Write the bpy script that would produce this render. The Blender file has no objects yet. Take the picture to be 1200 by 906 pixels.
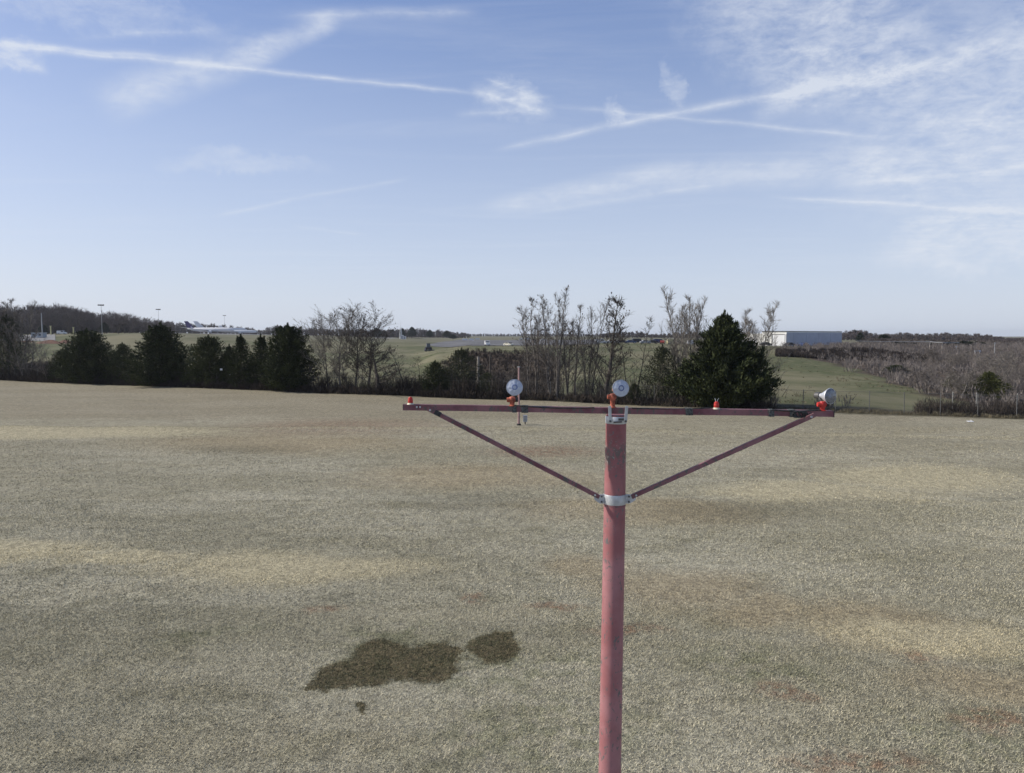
import bpy, math, random
import numpy as np
from mathutils import Vector, Matrix
random.seed(7); rng = np.random.default_rng(7)
S = bpy.context.scene; C = S.collection
R = math.radians

# ------------------------------------------------------------------ camera
H = 7.5; F = 857.0; PITCH = math.atan(59/857)
cam = bpy.data.cameras.new('camera'); cam.sensor_width = 36; cam.lens = 36*F/1200
cam.clip_end = 20000; cam.clip_start = 0.05
co = bpy.data.objects.new('camera', cam); C.objects.link(co)
co.location = (0, 0, H); co.rotation_euler = (math.pi/2-PITCH, 0, 0); S.camera = co
cp, sp = math.cos(PITCH), math.sin(PITCH)
def ray(px, py):
    a = (px-600)/F; b = (453-py)/F
    return Vector((a, cp+b*sp, -sp+b*cp))
def at(px, py, Y):                       # survey: the point seen at (px,py) at distance Y
    d = ray(px, py); return Vector((0, 0, H)) + d*(Y/d.y)
def ground0(px, py):                     # the same on the flat lawn
    d = ray(px, py); return Vector((0, 0, H)) + d*(H/-d.z)

# ------------------------------------------------------------------ light
SUN_EL = R(34); SUN = Vector((-0.992*math.cos(SUN_EL), 0.125*math.cos(SUN_EL), math.sin(SUN_EL))).normalized()
sl = bpy.data.lights.new('sun', 'SUN'); sl.energy = 5.0; sl.angle = R(0.53); sl.color = (1.0, 0.93, 0.82)
so = bpy.data.objects.new('sun', sl); C.objects.link(so)
so.rotation_euler = SUN.to_track_quat('Z', 'Y').to_euler(); so.location = (0, 0, 50)
S.view_settings.view_transform = 'Standard'; S.view_settings.look = 'None'
S.view_settings.exposure = -0.1; S.view_settings.gamma = 1.0
S.cycles.max_bounces = 5; S.cycles.diffuse_bounces = 2

class NT:
    def __init__(s, tree): s.t = tree; s.n = tree.nodes; s.l = tree.links
    def node(s, typ, **kw):
        n = s.n.new(typ)
        for k, v in kw.items(): setattr(n, k, v)
        return n
    def put(s, sock, v):
        if isinstance(v, bpy.types.NodeSocket): s.l.new(v, sock)
        elif v is not None:
            if sock.type == 'RGBA' and len(v) == 3: v = (*v, 1)
            sock.default_value = v
    def math(s, op, a, b=None, c=None, clamp=False):
        n = s.node('ShaderNodeMath', operation=op, use_clamp=clamp)
        s.put(n.inputs[0], a); s.put(n.inputs[1], b); s.put(n.inputs[2], c); return n.outputs[0]
    def vm(s, op, a, b=None, out=0):
        n = s.node('ShaderNodeVectorMath', operation=op); s.put(n.inputs[0], a); s.put(n.inputs[1], b); return n.outputs[out]
    def scale(s, a, f):
        n = s.node('ShaderNodeVectorMath', operation='SCALE'); s.put(n.inputs[0], a); s.put(n.inputs['Scale'], f); return n.outputs[0]
    def noise(s, vec, sc, det=4, rough=.55, dist=0, out=0):
        n = s.node('ShaderNodeTexNoise'); s.put(n.inputs['Vector'], vec)
        n.inputs['Scale'].default_value = sc; n.inputs['Detail'].default_value = det
        n.inputs['Roughness'].default_value = rough; n.inputs['Distortion'].default_value = dist; return n.outputs[out]
    def mr(s, v, a, b, c=0., d=1., smooth=True):
        n = s.node('ShaderNodeMapRange', interpolation_type='SMOOTHSTEP' if smooth else 'LINEAR')
        for i, x in enumerate((v, a, b, c, d)): s.put(n.inputs[i], x)
        return n.outputs[0]
    def mix(s, f, a, b, mode='MIX'):
        n = s.node('ShaderNodeMix', data_type='RGBA', blend_type=mode)
        s.put(n.inputs[0], f); s.put(n.inputs[6], a); s.put(n.inputs[7], b); return n.outputs[2]
    def map(s, vec, loc=(0, 0, 0), rot=(0, 0, 0), sc=(1, 1, 1)):
        n = s.node('ShaderNodeMapping'); s.put(n.inputs[0], vec)
        n.inputs[1].default_value = loc; n.inputs[2].default_value = rot; n.inputs[3].default_value = sc; return n.outputs[0]

# ------------------------------------------------------------------ sky with cirrus and old vapour trails
W = bpy.data.worlds.new('World'); W.cycles.sampling_method = 'MANUAL'; W.cycles.sample_map_resolution = 256; S.world = W; W.use_nodes = True
W.node_tree.nodes.clear(); N = NT(W.node_tree)
sky = N.node('ShaderNodeTexSky', sky_type='NISHITA', sun_disc=False, sun_elevation=SUN_EL,
             sun_rotation=math.atan2(SUN.x, SUN.y), altitude=300, air_density=1.0, dust_density=1.3, ozone_density=1.6)
tc = N.node('ShaderNodeTexCoord').outputs['Generated']
dirn = N.vm('NORMALIZE', tc)
sep = N.node('ShaderNodeSeparateXYZ'); N.put(sep.inputs[0], dirn)
zc = N.math('MAXIMUM', sep.outputs[2], 0.03)
comb = N.node('ShaderNodeCombineXYZ')
N.put(comb.inputs[0], N.math('DIVIDE', sep.outputs[0], zc)); N.put(comb.inputs[1], N.math('DIVIDE', sep.outputs[1], zc))
plane = comb.outputs[0]
nz = N.noise(dirn, 14, 5, .6, 0, 1)
warp = N.vm('ADD', dirn, N.scale(N.vm('SUBTRACT', nz, (.5, .5, .5)), .007))
nzb = N.noise(dirn, 18, 6, .7, 0, 1)
warpb = N.vm('ADD', dirn, N.scale(N.vm('SUBTRACT', nzb, (.5, .5, .5)), .075))
nz2 = N.noise(dirn, 3.0, 3, .5, 0, 1)
warp = N.vm('ADD', warp, N.scale(N.vm('SUBTRACT', nz2, (.5, .5, .5)), .013))
total = None
def addm(m):
    global total
    total = m if total is None else N.math('ADD', total, m)
def trail(p0, p1, w, st, w1=None, tex=.5):
    a = ray(*p0).normalized(); b = ray(*p1).normalized(); n = a.cross(b).normalized(); mid = (a+b).normalized()
    half = a.angle(b)/2; tan = n.cross(mid).normalized()
    d = N.math('ABSOLUTE', N.vm('DOT_PRODUCT', warp, n, 1))
    t = N.math('DIVIDE', N.vm('DOT_PRODUCT', dirn, tan, 1), math.sin(half))
    wd = N.mr(t, -1., 1., w/F, (w1 or w)/F, False)
    m = N.math('SUBTRACT', 1.0, N.math('DIVIDE', d, wd), clamp=True)
    m = N.math('MULTIPLY', m, m) if w < 12 else N.mr(m, 0., 1.)
    e = N.mr(N.math('ABSOLUTE', t), 1.08, .6)
    addm(N.math('MULTIPLY', N.math('MULTIPLY', m, e), st))
trail((530, 134), (650, 126), 9, .25, 5); trail((548, 104), (645, 132), 9, .34, 8); trail((566, 92), (640, 120), 6, .26, 9); trail((560, 118), (650, 112), 7, .24, 5)
trails = None
def blob(px, py, rx, ry, ang, st):
    c = ray(px, py).normalized(); r0 = Vector((0, 0, 1)).cross(c).normalized()*-1; u0 = r0.cross(c).normalized()
    if u0.z < 0: u0 = -u0
    ca, sa = math.cos(R(ang)), math.sin(R(ang)); r1 = r0*ca+u0*sa; u1 = u0*ca-r0*sa
    a = N.math('MULTIPLY', N.vm('DOT_PRODUCT', warpb, r1, 1), F/rx)
    off = u1.dot(c); b = N.math('MULTIPLY', N.vm('DOT_PRODUCT', warpb, u1, 1), F/ry)
    q = N.math('ADD', N.math('MULTIPLY', a, a), N.math('MULTIPLY', b, b))
    f = N.mr(N.vm('DOT_PRODUCT', dirn, c, 1), .7, .8)
    addm(N.math('MULTIPLY', N.math('MULTIPLY', N.mr(q, 1.6, 0.0), f), st))
trail((-60, 44), (580, 112), 7, .5, 5)
trail((-300, 20), (240, 70), 8, .35, 6)
trail((110, 124), (330, 52), 30, .42, 24)
trail((290, 66), (400, 22), 20, .36, 12)
trail((330, 20), (560, 14), 10, .3, 10)
trail((80, 42), (260, 34), 9, .22, 6)
trail((580, 174), (870, 117), 7, .5, 10)
trail((820, 128), (1080, 78), 8, .42, 18)
trail((1000, 96), (1300, 30), 22, .2, 44)
trail((640, 123), (1080, 166), 6, .3, 5)
trail((560, 244), (790, 206), 16, .38, 24)
trail((740, 212), (1080, 188), 24, .36, 34)
trail((600, 252), (880, 212), 8, .22, 8)
trail((900, 231), (1320, 258), 5, .5, 7)
trail((980, 218), (1280, 190), 8, .3, 10)
trail((250, 254), (350, 231), 5, .28, 5)
trail((330, 236), (480, 207), 5, .2, 5)
trail((340, 263), (430, 274), 4, .2, 4)
trail((880, 140), (960, 96), 14, .25, 20)
trail((0, 60), (60, 84), 14, .25, 6)
trails = total; total = None
blob(600, 119, 46, 20, -12, .26)
blob(793, 97, 10, 20, 25, .24); blob(718, 130, 12, 14, 0, .28)
blob(1160, 282, 95, 30, 3, .5); blob(0, 70, 38, 16, 25, .35)
blob(940, 40, 120, 60, -25, .30); blob(1090, 60, 150, 80, 15, .16); blob(1150, 120, 120, 60, 20, .2)
blob(80, 0, 140, 22, 0, .22); blob(290, 190, 80, 12, 4, .2); blob(1210, 180, 160, 60, 10, .25)
fib = N.noise(N.map(plane, rot=(0, 0, .9), sc=(1.0, 3.2, 1)), 2.2, 10, .64, .35)
fibre = N.math('MULTIPLY', N.mr(fib, .25, .75, .6, 1.15, False), N.mr(N.noise(N.map(dirn, rot=(.3, .5, .2), sc=(1, 1, 2.2)), 24, 8, .68, .25), .34, .62, .25, 1.6, False))
soft = N.mr(N.noise(dirn, 16, 5, .6), .3, .7, .7, 1.25, False)
streaks = N.math('ADD', N.math('MULTIPLY', N.math('MULTIPLY', total, 1.35), fibre), N.math('MULTIPLY', N.math('MULTIPLY', trails, 1.25), N.math('MULTIPLY', soft, N.mr(fibre, .1, 1.3, .4, 1.25, False))))
gen = N.noise(N.map(plane, rot=(0, 0, -.35), sc=(.35, 1.3, 1)), 1.1, 9, .66, 1.2)
veil = N.mr(gen, .46, .8, 0., .2)
cl = N.math('ADD', streaks, veil, clamp=True)
hz = N.mr(sep.outputs[2], .42, 0.0, .0, .72, False)
high = N.mr(sep.outputs[2], .42, .80, 1., 0.)
skycol = N.mix(1.0, sky.outputs[0], N.mix(high, (.85, .85, .9), (1.32, 1.26, 1.42)), 'MULTIPLY')
skycol = N.mix(N.math('MULTIPLY', high, .36), skycol, (2.0, 3.5, 7.4))
skycol = N.mix(hz, skycol, (8.0, 8.7, 9.7))
skycol = N.mix(N.math('MULTIPLY', cl, .8, clamp=True), skycol, (8.0, 8.5, 9.4))
bg = N.node('ShaderNodeBackground'); N.put(bg.inputs[0], skycol); bg.inputs[1].default_value = 0.1
N.put(N.node('ShaderNodeOutputWorld').inputs[0], bg.outputs[0])

# ------------------------------------------------------------------ helpers
def mat(name, col, rough=.7, metal=0., vary=.25, sc=6., bump=0., spec=.4, build=None):
    m = bpy.data.materials.new(name); m.use_nodes = True
    n = NT(m.node_tree); b = n.n['Principled BSDF']
    tcn = n.node('ShaderNodeTexCoord').outputs['Object']
    f = n.noise(tcn, sc, 5, .6)
    c = n.mix(n.mr(f, .3, .7), tuple(x*(1-vary) for x in col), tuple(min(1, x*(1+vary)) for x in col))
    n.put(b.inputs['Base Color'], c); b.inputs['Roughness'].default_value = rough
    b.inputs['Metallic'].default_value = metal; b.inputs['Specular IOR Level'].default_value = spec
    if bump:
        bn = n.node('ShaderNodeBump'); bn.inputs['Strength'].default_value = bump; bn.inputs['Distance'].default_value = .01
        n.put(bn.inputs['Height'], f); n.put(b.inputs['Normal'], bn.outputs[0])
    if build: build(n, b, tcn, c)
    return m
def newmesh(name, V, Fc, m=None, smooth=False):
    me = bpy.data.meshes.new(name); V = np.asarray(V, dtype=np.float32)
    if isinstance(Fc, np.ndarray):
        k = Fc.shape[1]; me.vertices.add(len(V)); me.vertices.foreach_set('co', V.ravel())
        me.loops.add(Fc.size); me.loops.foreach_set('vertex_index', Fc.astype(np.int32).ravel())
        me.polygons.add(len(Fc)); me.polygons.foreach_set('loop_start', np.arange(0, Fc.size, k, dtype=np.int32))
        me.polygons.foreach_set('loop_total', np.full(len(Fc), k, dtype=np.int32)); me.update(calc_edges=True)
    else:
        me.from_pydata([tuple(v) for v in V.tolist()], [], Fc)
    if smooth: me.polygons.foreach_set('use_smooth', [True]*len(me.polygons))
    if m: me.materials.append(m)
    me.update(); return me
def link(name, me, parent=None, loc=None):
    o = bpy.data.objects.new(name, me); C.objects.link(o)
    if parent is not None: o.parent = parent
    if loc is not None: o.location = loc
    return o
def tag(o, label=None, cat=None, group=None, kind=None):
    for k, v in (('label', label), ('category', cat), ('group', group), ('kind', kind)):
        if v: o[k] = v
    return o
def empty(name, loc=(0, 0, 0), rz=0.):
    o = bpy.data.objects.new(name, None); C.objects.link(o); o.location = loc; o.rotation_euler = (0, 0, rz)
    o.empty_display_size = .3; return o
class MB:
    def __init__(s): s.v = []; s.f = []
    def box(s, c, sz, rot=None, taper=1.):
        x, y, z = (k/2 for k in sz); b = len(s.v)
        for dz in (-1, 1):
            k = taper if dz > 0 else 1.
            for dx, dy in ((-1, -1), (1, -1), (1, 1), (-1, 1)):
                p = Vector((dx*x*k, dy*y*k, dz*z))
                if rot is not None: p = rot @ p
                s.v.append(tuple(p+Vector(c)))
        s.f += [tuple(b+i for i in q) for q in ((0, 3, 2, 1), (4, 5, 6, 7), (0, 1, 5, 4), (1, 2, 6, 5), (2, 3, 7, 6), (3, 0, 4, 7))]
        return s
    def beam(s, a, b, w, h, up=(0, 0, 1)):
        a, b = Vector(a), Vector(b); d = (b-a); L = d.length; d.normalize()
        x = d.cross(Vector(up)).normalized(); y = x.cross(d)
        return s.box((a+b)/2, (w, L, h), Matrix((x, d, y)).transposed())
    def tube(s, pts, rad, n=10, cap=True):
        pts = [Vector(p) for p in pts]; rad = [rad]*len(pts) if not hasattr(rad, '__len__') else rad
        base = len(s.v)
        for i, p in enumerate(pts):
            d = (pts[min(i+1, len(pts)-1)]-pts[max(i-1, 0)]).normalized()
            up = Vector((0, 0, 1)) if abs(d.z) < .9 else Vector((1, 0, 0))
            x = d.cross(up).normalized(); y = x.cross(d)
            for k in range(n):
                a = 2*math.pi*k/n; s.v.append(tuple(p+(x*math.cos(a)+y*math.sin(a))*rad[i]))
        for i in range(len(pts)-1):
            for k in range(n):
                s.f.append((base+i*n+k, base+(i+1)*n+k, base+(i+1)*n+(k+1) % n, base+i*n+(k+1) % n))
        if cap:
            e = base+(len(pts)-1)*n; c = len(s.v); s.v += s.v[base:base+n]+s.v[e:e+n]
            s.f += [tuple(c+k for k in reversed(range(n))), tuple(c+n+k for k in range(n))]
        return s
    def lathe(s, prof, M=None, n=24):     # profile (r, z) round local z
        base = len(s.v); M = M or Matrix.Identity(4)
        for r, z in prof:
            for k in range(n):
                a = 2*math.pi*k/n; s.v.append(tuple(M @ Vector((r*math.cos(a), r*math.sin(a), z))))
        for i in range(len(prof)-1):
            for k in range(n):
                s.f.append((base+i*n+k, base+(i+1)*n+k, base+(i+1)*n+(k+1) % n, base+i*n+(k+1) % n))
        return s
    def prism(s, poly, y0, y1, M=None):   # poly in local xz, extruded in y
        b = len(s.v); n = len(poly); M = M or Matrix.Identity(4)
        for y in (y0, y1):
            for x, z in poly: s.v.append(tuple(M @ Vector((x, y, z))))
        s.f += [tuple(b+i for i in range(n)), tuple(b+n+i for i in reversed(range(n)))]
        s.f += [(b+(i+1) % n, b+i, b+n+i, b+n+(i+1) % n) for i in range(n)]
        return s
    def mesh(s, name, m, smooth=False): return newmesh(name, s.v, s.f, m, smooth)
    def build(s, name, m, parent=None, smooth=False):
        me = s.mesh(name, m, smooth)
        if smooth:
            try: me.set_sharp_from_angle(angle=R(40))
            except Exception: pass
        return link(name, me, parent)
def copy_tree(o, parent=None):
    c = o.copy(); C.objects.link(c)
    if parent is not None: c.parent = parent
    for ch in list(o.children): copy_tree(ch, c)
    return c

# ------------------------------------------------------------------ terrain
L0 = ground0(0, 446); L1 = ground0(1200, 492)
LS = (L1.y-L0.y)/(L1.x-L0.x)
def line_Y(u):                           # distance of the lawn's far edge along a sight line X = u*Y
    return (L0.y-LS*L0.x)/(1-LS*u)
def pxu(u): return 600+F*u
TAB = {   # per bearing: (distance, height in the photo) beyond the lawn
 -300: [(190, 430), (300, 402), (420, 393), (700, 391), (4000, 391)],
 0:    [(170, 432), (230, 418), (300, 401), (400, 393.5), (700, 391), (4000, 391)],
 150:  [(165, 434), (220, 420), (300, 403), (360, 391), (480, 389.5), (4000, 390)],
 300:  [(200, 424), (300, 408), (430, 395.5), (620, 392.5), (4000, 392)],
 480:  [(200, 426), (290, 413.5), (420, 400), (560, 397.5), (900, 396), (4000, 393.5)],
 520:  [(140, 441), (170, 424), (200, 414), (300, 409), (600, 398), (4000, 393.6)],
 550:  [(115, 451), (142, 440), (168, 411), (300, 405.5), (600, 398), (4000, 393.6)],
 620:  [(115, 451), (142, 440), (168, 410), (300, 404.5), (600, 398), (4000, 393.6)],
 680:  [(110, 451), (160, 428), (230, 408), (330, 403), (600, 398), (4000, 393.6)],
 760:  [(110, 450), (180, 421), (270, 405), (600, 398), (4000, 393.6)],
 920:  [(90, 470), (130, 446), (200, 418), (240, 407.5), (330, 404.5), (600, 399), (4000, 394)],
 1000: [(85, 474), (120, 451), (165, 431), (200, 424), (216, 410.5), (300, 404.5), (600, 399), (4000, 394)],
 1080: [(82, 480), (110, 459), (150, 441), (190, 429), (222, 417), (300, 406), (600, 399.5), (4000, 394)],
 1200: [(90, 476), (130, 452), (170, 437), (240, 418), (320, 405), (500, 401), (1000, 398), (4000, 394.5)],
 1500: [(90, 476), (130, 452), (170, 437), (240, 418), (320, 405), (500, 401), (1000, 398), (4000, 394.5)]}
COLS = sorted(TAB); TD = np.concatenate([[0], np.geomspace(60, 4500, 700)]); TZ = []
def zof(px, py, Y): return at(px, py, Y).z
for c in COLS:
    e = line_Y((c-600)/F)
    ds = [0, e+1]+[d for d, _ in TAB[c]]; zs = [0, 0]+[zof(600, y, d) for d, y in TAB[c]]
    TZ.append(np.interp(TD, ds, zs))
TZ = np.array(TZ)
k = np.exp(-np.linspace(-2, 2, 21)**2); k /= k.sum()
TZ = np.array([np.convolve(np.pad(r, 10, 'edge'), k, 'valid') for r in TZ])
r1 = [ground0(-100, 503), ground0(600, 504), ground0(1300, 519)]
def tz(X, Y):
    X = np.asarray(X, float); Y = np.asarray(Y, float); Yc = np.maximum(Y, 20)
    px = np.clip(600+F*X/Yc, COLS[0], COLS[-1])
    di = np.interp(Yc, TD, np.arange(len(TD))); ci = np.interp(px, COLS, np.arange(len(COLS)))
    d0 = np.clip(di.astype(int), 0, len(TD)-2); c0 = np.clip(ci.astype(int), 0, len(COLS)-2)
    fd = di-d0; fc = ci-c0; fc = fc*fc*(3-2*fc)
    z = (TZ[c0, d0]*(1-fd)+TZ[c0, d0+1]*fd)*(1-fc)+(TZ[c0+1, d0]*(1-fd)+TZ[c0+1, d0+1]*fd)*fc
    lawn = np.clip((np.minimum(np.hypot(X, Y), 200)-4)/25, 0, 1)
    z = z + .05*np.sin(X*.21+1)*np.sin(Y*.17)*lawn + .03*np.sin(X*.5+Y*.37)*lawn
    ry = np.interp(X, [p.x for p in r1], [p.y for p in r1])      # low mowing bank across the lawn
    z = z + .16*np.exp(-((Y-ry)/1.6)**2)
    far = np.clip((Y-120)/200, 0, 1)
    return z + far*(.25*np.sin(X*.045+Y*.02)+.2*np.sin(X*.11-Y*.06+2))
def tz1(x, y): return float(tz(np.array([x]), np.array([y]))[0])
xs = np.unique(np.concatenate([np.arange(-160, 160.1, 1.4), 160*np.geomspace(1, 22, 60), -160*np.geomspace(1, 22, 60)]))
ys = np.unique(np.concatenate([np.arange(-60, 58, 2.), np.arange(58, 240, 1.2), np.arange(240, 420, 3.), 420*np.geomspace(1, 9.5, 60)]))
GX, GY = np.meshgrid(xs, ys); GZ = tz(GX, GY)
nx, ny = len(xs), len(ys); idx = np.arange(nx*ny).reshape(ny, nx)
quads = np.stack([idx[:-1, :-1], idx[:-1, 1:], idx[1:, 1:], idx[1:, :-1]], -1).reshape(-1, 4)

def edgeY(px): return line_Y((px-600)/F)
def sm(x, a, b): t = np.clip((x-a)/(b-a), 0, 1); return t*t*(3-2*t)
def zones(X, Y):
    Yc = np.maximum(Y, 20); px = 600+F*X/Yc; e = line_Y((np.clip(px, -600, 1800)-600)/F)
    beyond = sm(Y, e-.8, e+.8)
    wob = 6*np.sin(X*.13)+4*np.sin(X*.31+Y*.2)
    A = sm(px, 508, 530)*(1-sm(px, 640, 668))*(1-sm(Y+wob*.3, 163, 170))
    lo = np.interp(px, [905, 935, 1000, 1060, 1100, 1200, 1500], [232, 205, 158, 125, 108, 74, 60]); hi = np.interp(px, [905, 1000, 1200], [240, 300, 340])
    B = sm(px, 900, 915)*sm(Y+wob, lo-6, lo+4)*(1-sm(Y+wob, hi-8, hi+8))
    Cz = (1-sm(Y, e+5, e+14))*.75
    D = (1-sm(px, 60, 130))*(1-sm(Y+wob, 190, 215))*.8
    scrub = np.clip(np.maximum.reduce([A, B, Cz, D]), 0, 1)*beyond
    far = sm(Y, 330, 520)
    return beyond, scrub, far
be, scb, fa = zones(GX, GY)

# patches in the lawn: centre and half extents surveyed in the photo, laid out on the ground in metres
def patch(px, py, w, h):
    c = ground0(px, py); a = ground0(px, py+h); b = ground0(px, py-h)
    return (c.x, (a.y+b.y)/2, w*c.y/F, (b.y-a.y)/2)
DARK = [patch(*p) for p in ((421, 828, 9, 5), (375, 800, 12, 7), (532, 770, 10, 12), (404, 793, 37, 17), (446, 776, 42, 27), (500, 777, 41, 23), (579, 760, 32, 19))]
FAINT = [patch(*p) for p in ((420, 828, 14, 6), (520, 889, 22, 6), (110, 893, 45, 8), (262, 893, 26, 5), (880, 686, 30, 4), (390, 700, 30, 6), (560, 590, 70, 9), (860, 600, 90, 12), (280, 527, 60, 5))]
TAN = [patch(*p) for p in ((350, 662, 150, 19), (20, 640, 130, 13), (160, 650, 90, 9), (1090, 560, 130, 14), (950, 575, 120, 10), (60, 508, 200, 7), (1100, 740, 120, 20))]
BROWN = [patch(*p) for p in ((790, 684, 95, 22), (890, 712, 75, 20), (1040, 726, 105, 28), (1140, 800, 90, 28), (760, 600, 130, 16), (560, 560, 150, 14), (330, 520, 160, 10), (700, 660, 60, 14))]
RED = [patch(*p) for p in ((640, 440+90, 60, 6), (400, 500, 110, 8), (557, 701, 11, 6), (650, 710, 30, 5), (735, 738, 45, 6), (912, 810, 26, 10), (945, 820, 22, 6), (1078, 770, 20, 6), (1000, 892, 80, 12), (380, 712, 26, 4), (1165, 845, 40, 14))]
GREEN = [patch(*p) for p in ((430, 760, 70, 18), (255, 737, 45, 8), (640, 860, 150, 45), (1130, 870, 120, 40), (620, 790, 90, 25), (870, 780, 90, 25))]

def lawn_group():
    g = bpy.data.node_groups.new('lawn_colour', 'ShaderNodeTree')
    g.interface.new_socket('Color', in_out='OUTPUT', socket_type='NodeSocketColor')
    g.interface.new_socket('Bare', in_out='OUTPUT', socket_type='NodeSocketFloat')
    n = NT(g); out = n.node('NodeGroupOutput')
    pos = n.node('ShaderNodeNewGeometry').outputs['Position']
    pf = n.vm('MULTIPLY', pos, (1, 1, 0))
    big = n.noise(n.map(pf, sc=(1, 2.2, 1)), .055, 4, .6)
    med = n.noise(n.map(pf, sc=(1, 1.7, 1)), .45, 5, .65)
    streak = n.noise(n.map(pf, rot=(0, 0, -.08), sc=(.12, 1.2, 1)), .5, 4, .6)
    fine = n.noise(pf, 9, 3, .7)
    wn = n.noise(pf, .9, 6, .7, 0, 1)
    wp = n.vm('ADD', pf, n.scale(n.vm('SUBTRACT', wn, (.5, .5, .5)), 1.3))
    wp2 = n.vm('ADD', wp, n.scale(n.vm('SUBTRACT', n.noise(pf, .12, 3, .5, 0, 1), (.5, .5, .5)), 5))
    c = n.mix(n.mr(big, .38, .62), (.35, .33, .25), (.46, .435, .345))
    c = n.mix(n.math('MULTIPLY', n.mr(streak, .45, .7), .45), c, (.40, .365, .265))
    c = n.mix(n.math('MULTIPLY', n.mr(med, .5, .72), .6), c, (.25, .235, .16))
    # further out the sward is finer and more brown
    sy = n.node('ShaderNodeSeparateXYZ'); n.put(sy.inputs[0], pos)
    c = n.mix(n.math('MULTIPLY', n.mr(sy.outputs[1], 26., 62.), .4), c, (.34, .30, .215))
    c = n.mix(n.math('MULTIPLY', n.mr(n.math('ADD', sy.outputs[1], n.math('MULTIPLY', med, 12.)), 68., 76.), .35), c, (.255, .212, .15))
    def mask(lst, vec, soft, k=1.0):
        tot = None
        for cx, cy, rx, ry in lst:
            m = n.map(vec, loc=(-cx/rx, -cy/ry, 0), sc=(1/rx, 1/ry, 0))
            m = n.mr(n.vm('LENGTH', m, None, 1), 1+soft, 1-soft)
            tot = m if tot is None else n.math('MAXIMUM', tot, m)
        return tot
    tanm = mask(TAN, wp2, .45)
    brm = mask(BROWN, wp2, .6)
    c = n.mix(n.math('MULTIPLY', brm, .6), c, (.375, .305, .195))
    c = n.mix(n.math('MULTIPLY', tanm, .85), c, (.52, .465, .32))
    gm = n.math('MULTIPLY', mask(GREEN, wp2, .6), n.mr(n.noise(pf, 1.6, 5, .7), .4, .62))
    c = n.mix(n.math('MULTIPLY', gm, .5), c, (.20, .212, .12))
    rm = n.math('MULTIPLY', mask(RED, wp, .7), n.mr(n.noise(pf, 3.5, 4, .7), .38, .6))
    c = n.mix(n.math('MULTIPLY', rm, .7), c, (.26, .15, .10))
    c = n.mix(n.math('MULTIPLY', mask(FAINT, wp, .8), .3), c, (.095, .092, .062))
    wp3 = n.vm('ADD', n.vm('ADD', pf, n.scale(n.vm('SUBTRACT', n.noise(pf, 1.3, 3, .5, 0, 1), (.5, .5, .5)), 1.0)), n.scale(n.vm('SUBTRACT', n.noise(pf, 6, 6, .85, 0, 1), (.5, .5, .5)), .8))
    dm = mask(DARK, wp3, .13)
    rim = mask(DARK, wp3, .28)
    c = n.mix(n.math('MULTIPLY', rim, .65), c, (.088, .108, .045))
    dk = n.mix(n.mr(n.math('ADD', n.math('MULTIPLY', fine, .6), n.math('MULTIPLY', n.noise(pf, 2.2, 5, .7), .4)), .38, .62), (.055, .054, .028), (.18, .145, .09))
    c = n.mix(n.math('MULTIPLY', dm, n.mr(n.noise(pf, 14, 3, .7), .3, .6, .6, .96)), c, dk)
    ry = n.noise(pf, .3, 3, .5)
    for (a, b) in ((r1[0], r1[1]), (r1[1], r1[2])):
        dx = b.x-a.x; sl_ = (b.y-a.y)/dx
        dl = n.math('ABSOLUTE', n.math('SUBTRACT', sy.outputs[1], n.math('ADD', n.math('MULTIPLY', sy.outputs[0], sl_), a.y-sl_*a.x+.0)))
        lim = n.math('LESS_THAN', sy.outputs[0], r1[1].x) if b is r1[1] else n.math('GREATER_THAN', sy.outputs[0], r1[1].x)
        st = n.math('MULTIPLY', n.math('MULTIPLY', n.mr(dl, 1.0, .2), lim), n.mr(ry, .3, .6, .1, .55))
        c = n.mix(st, c, (.45, .405, .285))
    n.put(out.inputs[0], c); n.put(out.inputs[1], n.math('MAXIMUM', tanm, dm))
    return g
LG = lawn_group()

gm = bpy.data.materials.new('ground'); gm.use_nodes = True; n = NT(gm.node_tree); b = n.n['Principled BSDF']
grp = n.node('ShaderNodeGroup'); grp.node_tree = LG
pos = n.node('ShaderNodeNewGeometry').outputs['Position']
at_ = n.node('ShaderNodeAttribute', attribute_name='zone'); sz_ = n.node('ShaderNodeSeparateColor'); n.put(sz_.inputs[0], at_.outputs['Color'])
speck = n.noise(pos, 26, 4, .75); speck2 = n.noise(pos, 7, 4, .7); clod = n.noise(n.map(pos, sc=(1, .6, 1)), 2.3, 4, .7)
lawn = n.mix(1., grp.outputs[0], n.mix(n.mr(speck, .3, .7), (.42, .42, .42), (1.4, 1.4, 1.38)), 'MULTIPLY')
lawn = n.mix(1., lawn, n.mix(n.mr(speck2, .34, .66), (.72, .72, .72), (1.22, 1.22, 1.2)), 'MULTIPLY')
lawn = n.mix(1., lawn, n.mix(n.mr(clod, .34, .66), (.84, .84, .84), (1.12, 1.12, 1.1)), 'MULTIPLY')
gn = n.noise(n.map(pos, sc=(1, .6, 1)), .035, 5, .6); gn2 = n.noise(pos, .4, 4, .65)
green = n.mix(n.mr(gn, .38, .62), (.092, .104, .050), (.195, .182, .115))
green = n.mix(n.math('MULTIPLY', n.mr(gn2, .45, .7), .6), green, (.20, .185, .11))
green = n.mix(sz_.outputs[2], green, (.16, .155, .105))
sc_ = n.mix(n.mr(gn2, .35, .62), (.045, .035, .027), (.11, .085, .065))
col = n.mix(sz_.outputs[0], lawn, green); col = n.mix(sz_.outputs[1], col, sc_)
n.put(b.inputs['Base Color'], col); b.inputs['Roughness'].default_value = .95; b.inputs['Specular IOR Level'].default_value = .15
bp = n.node('ShaderNodeBump'); bp.inputs['Strength'].default_value = .9; bp.inputs['Distance'].default_value = .05
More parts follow.
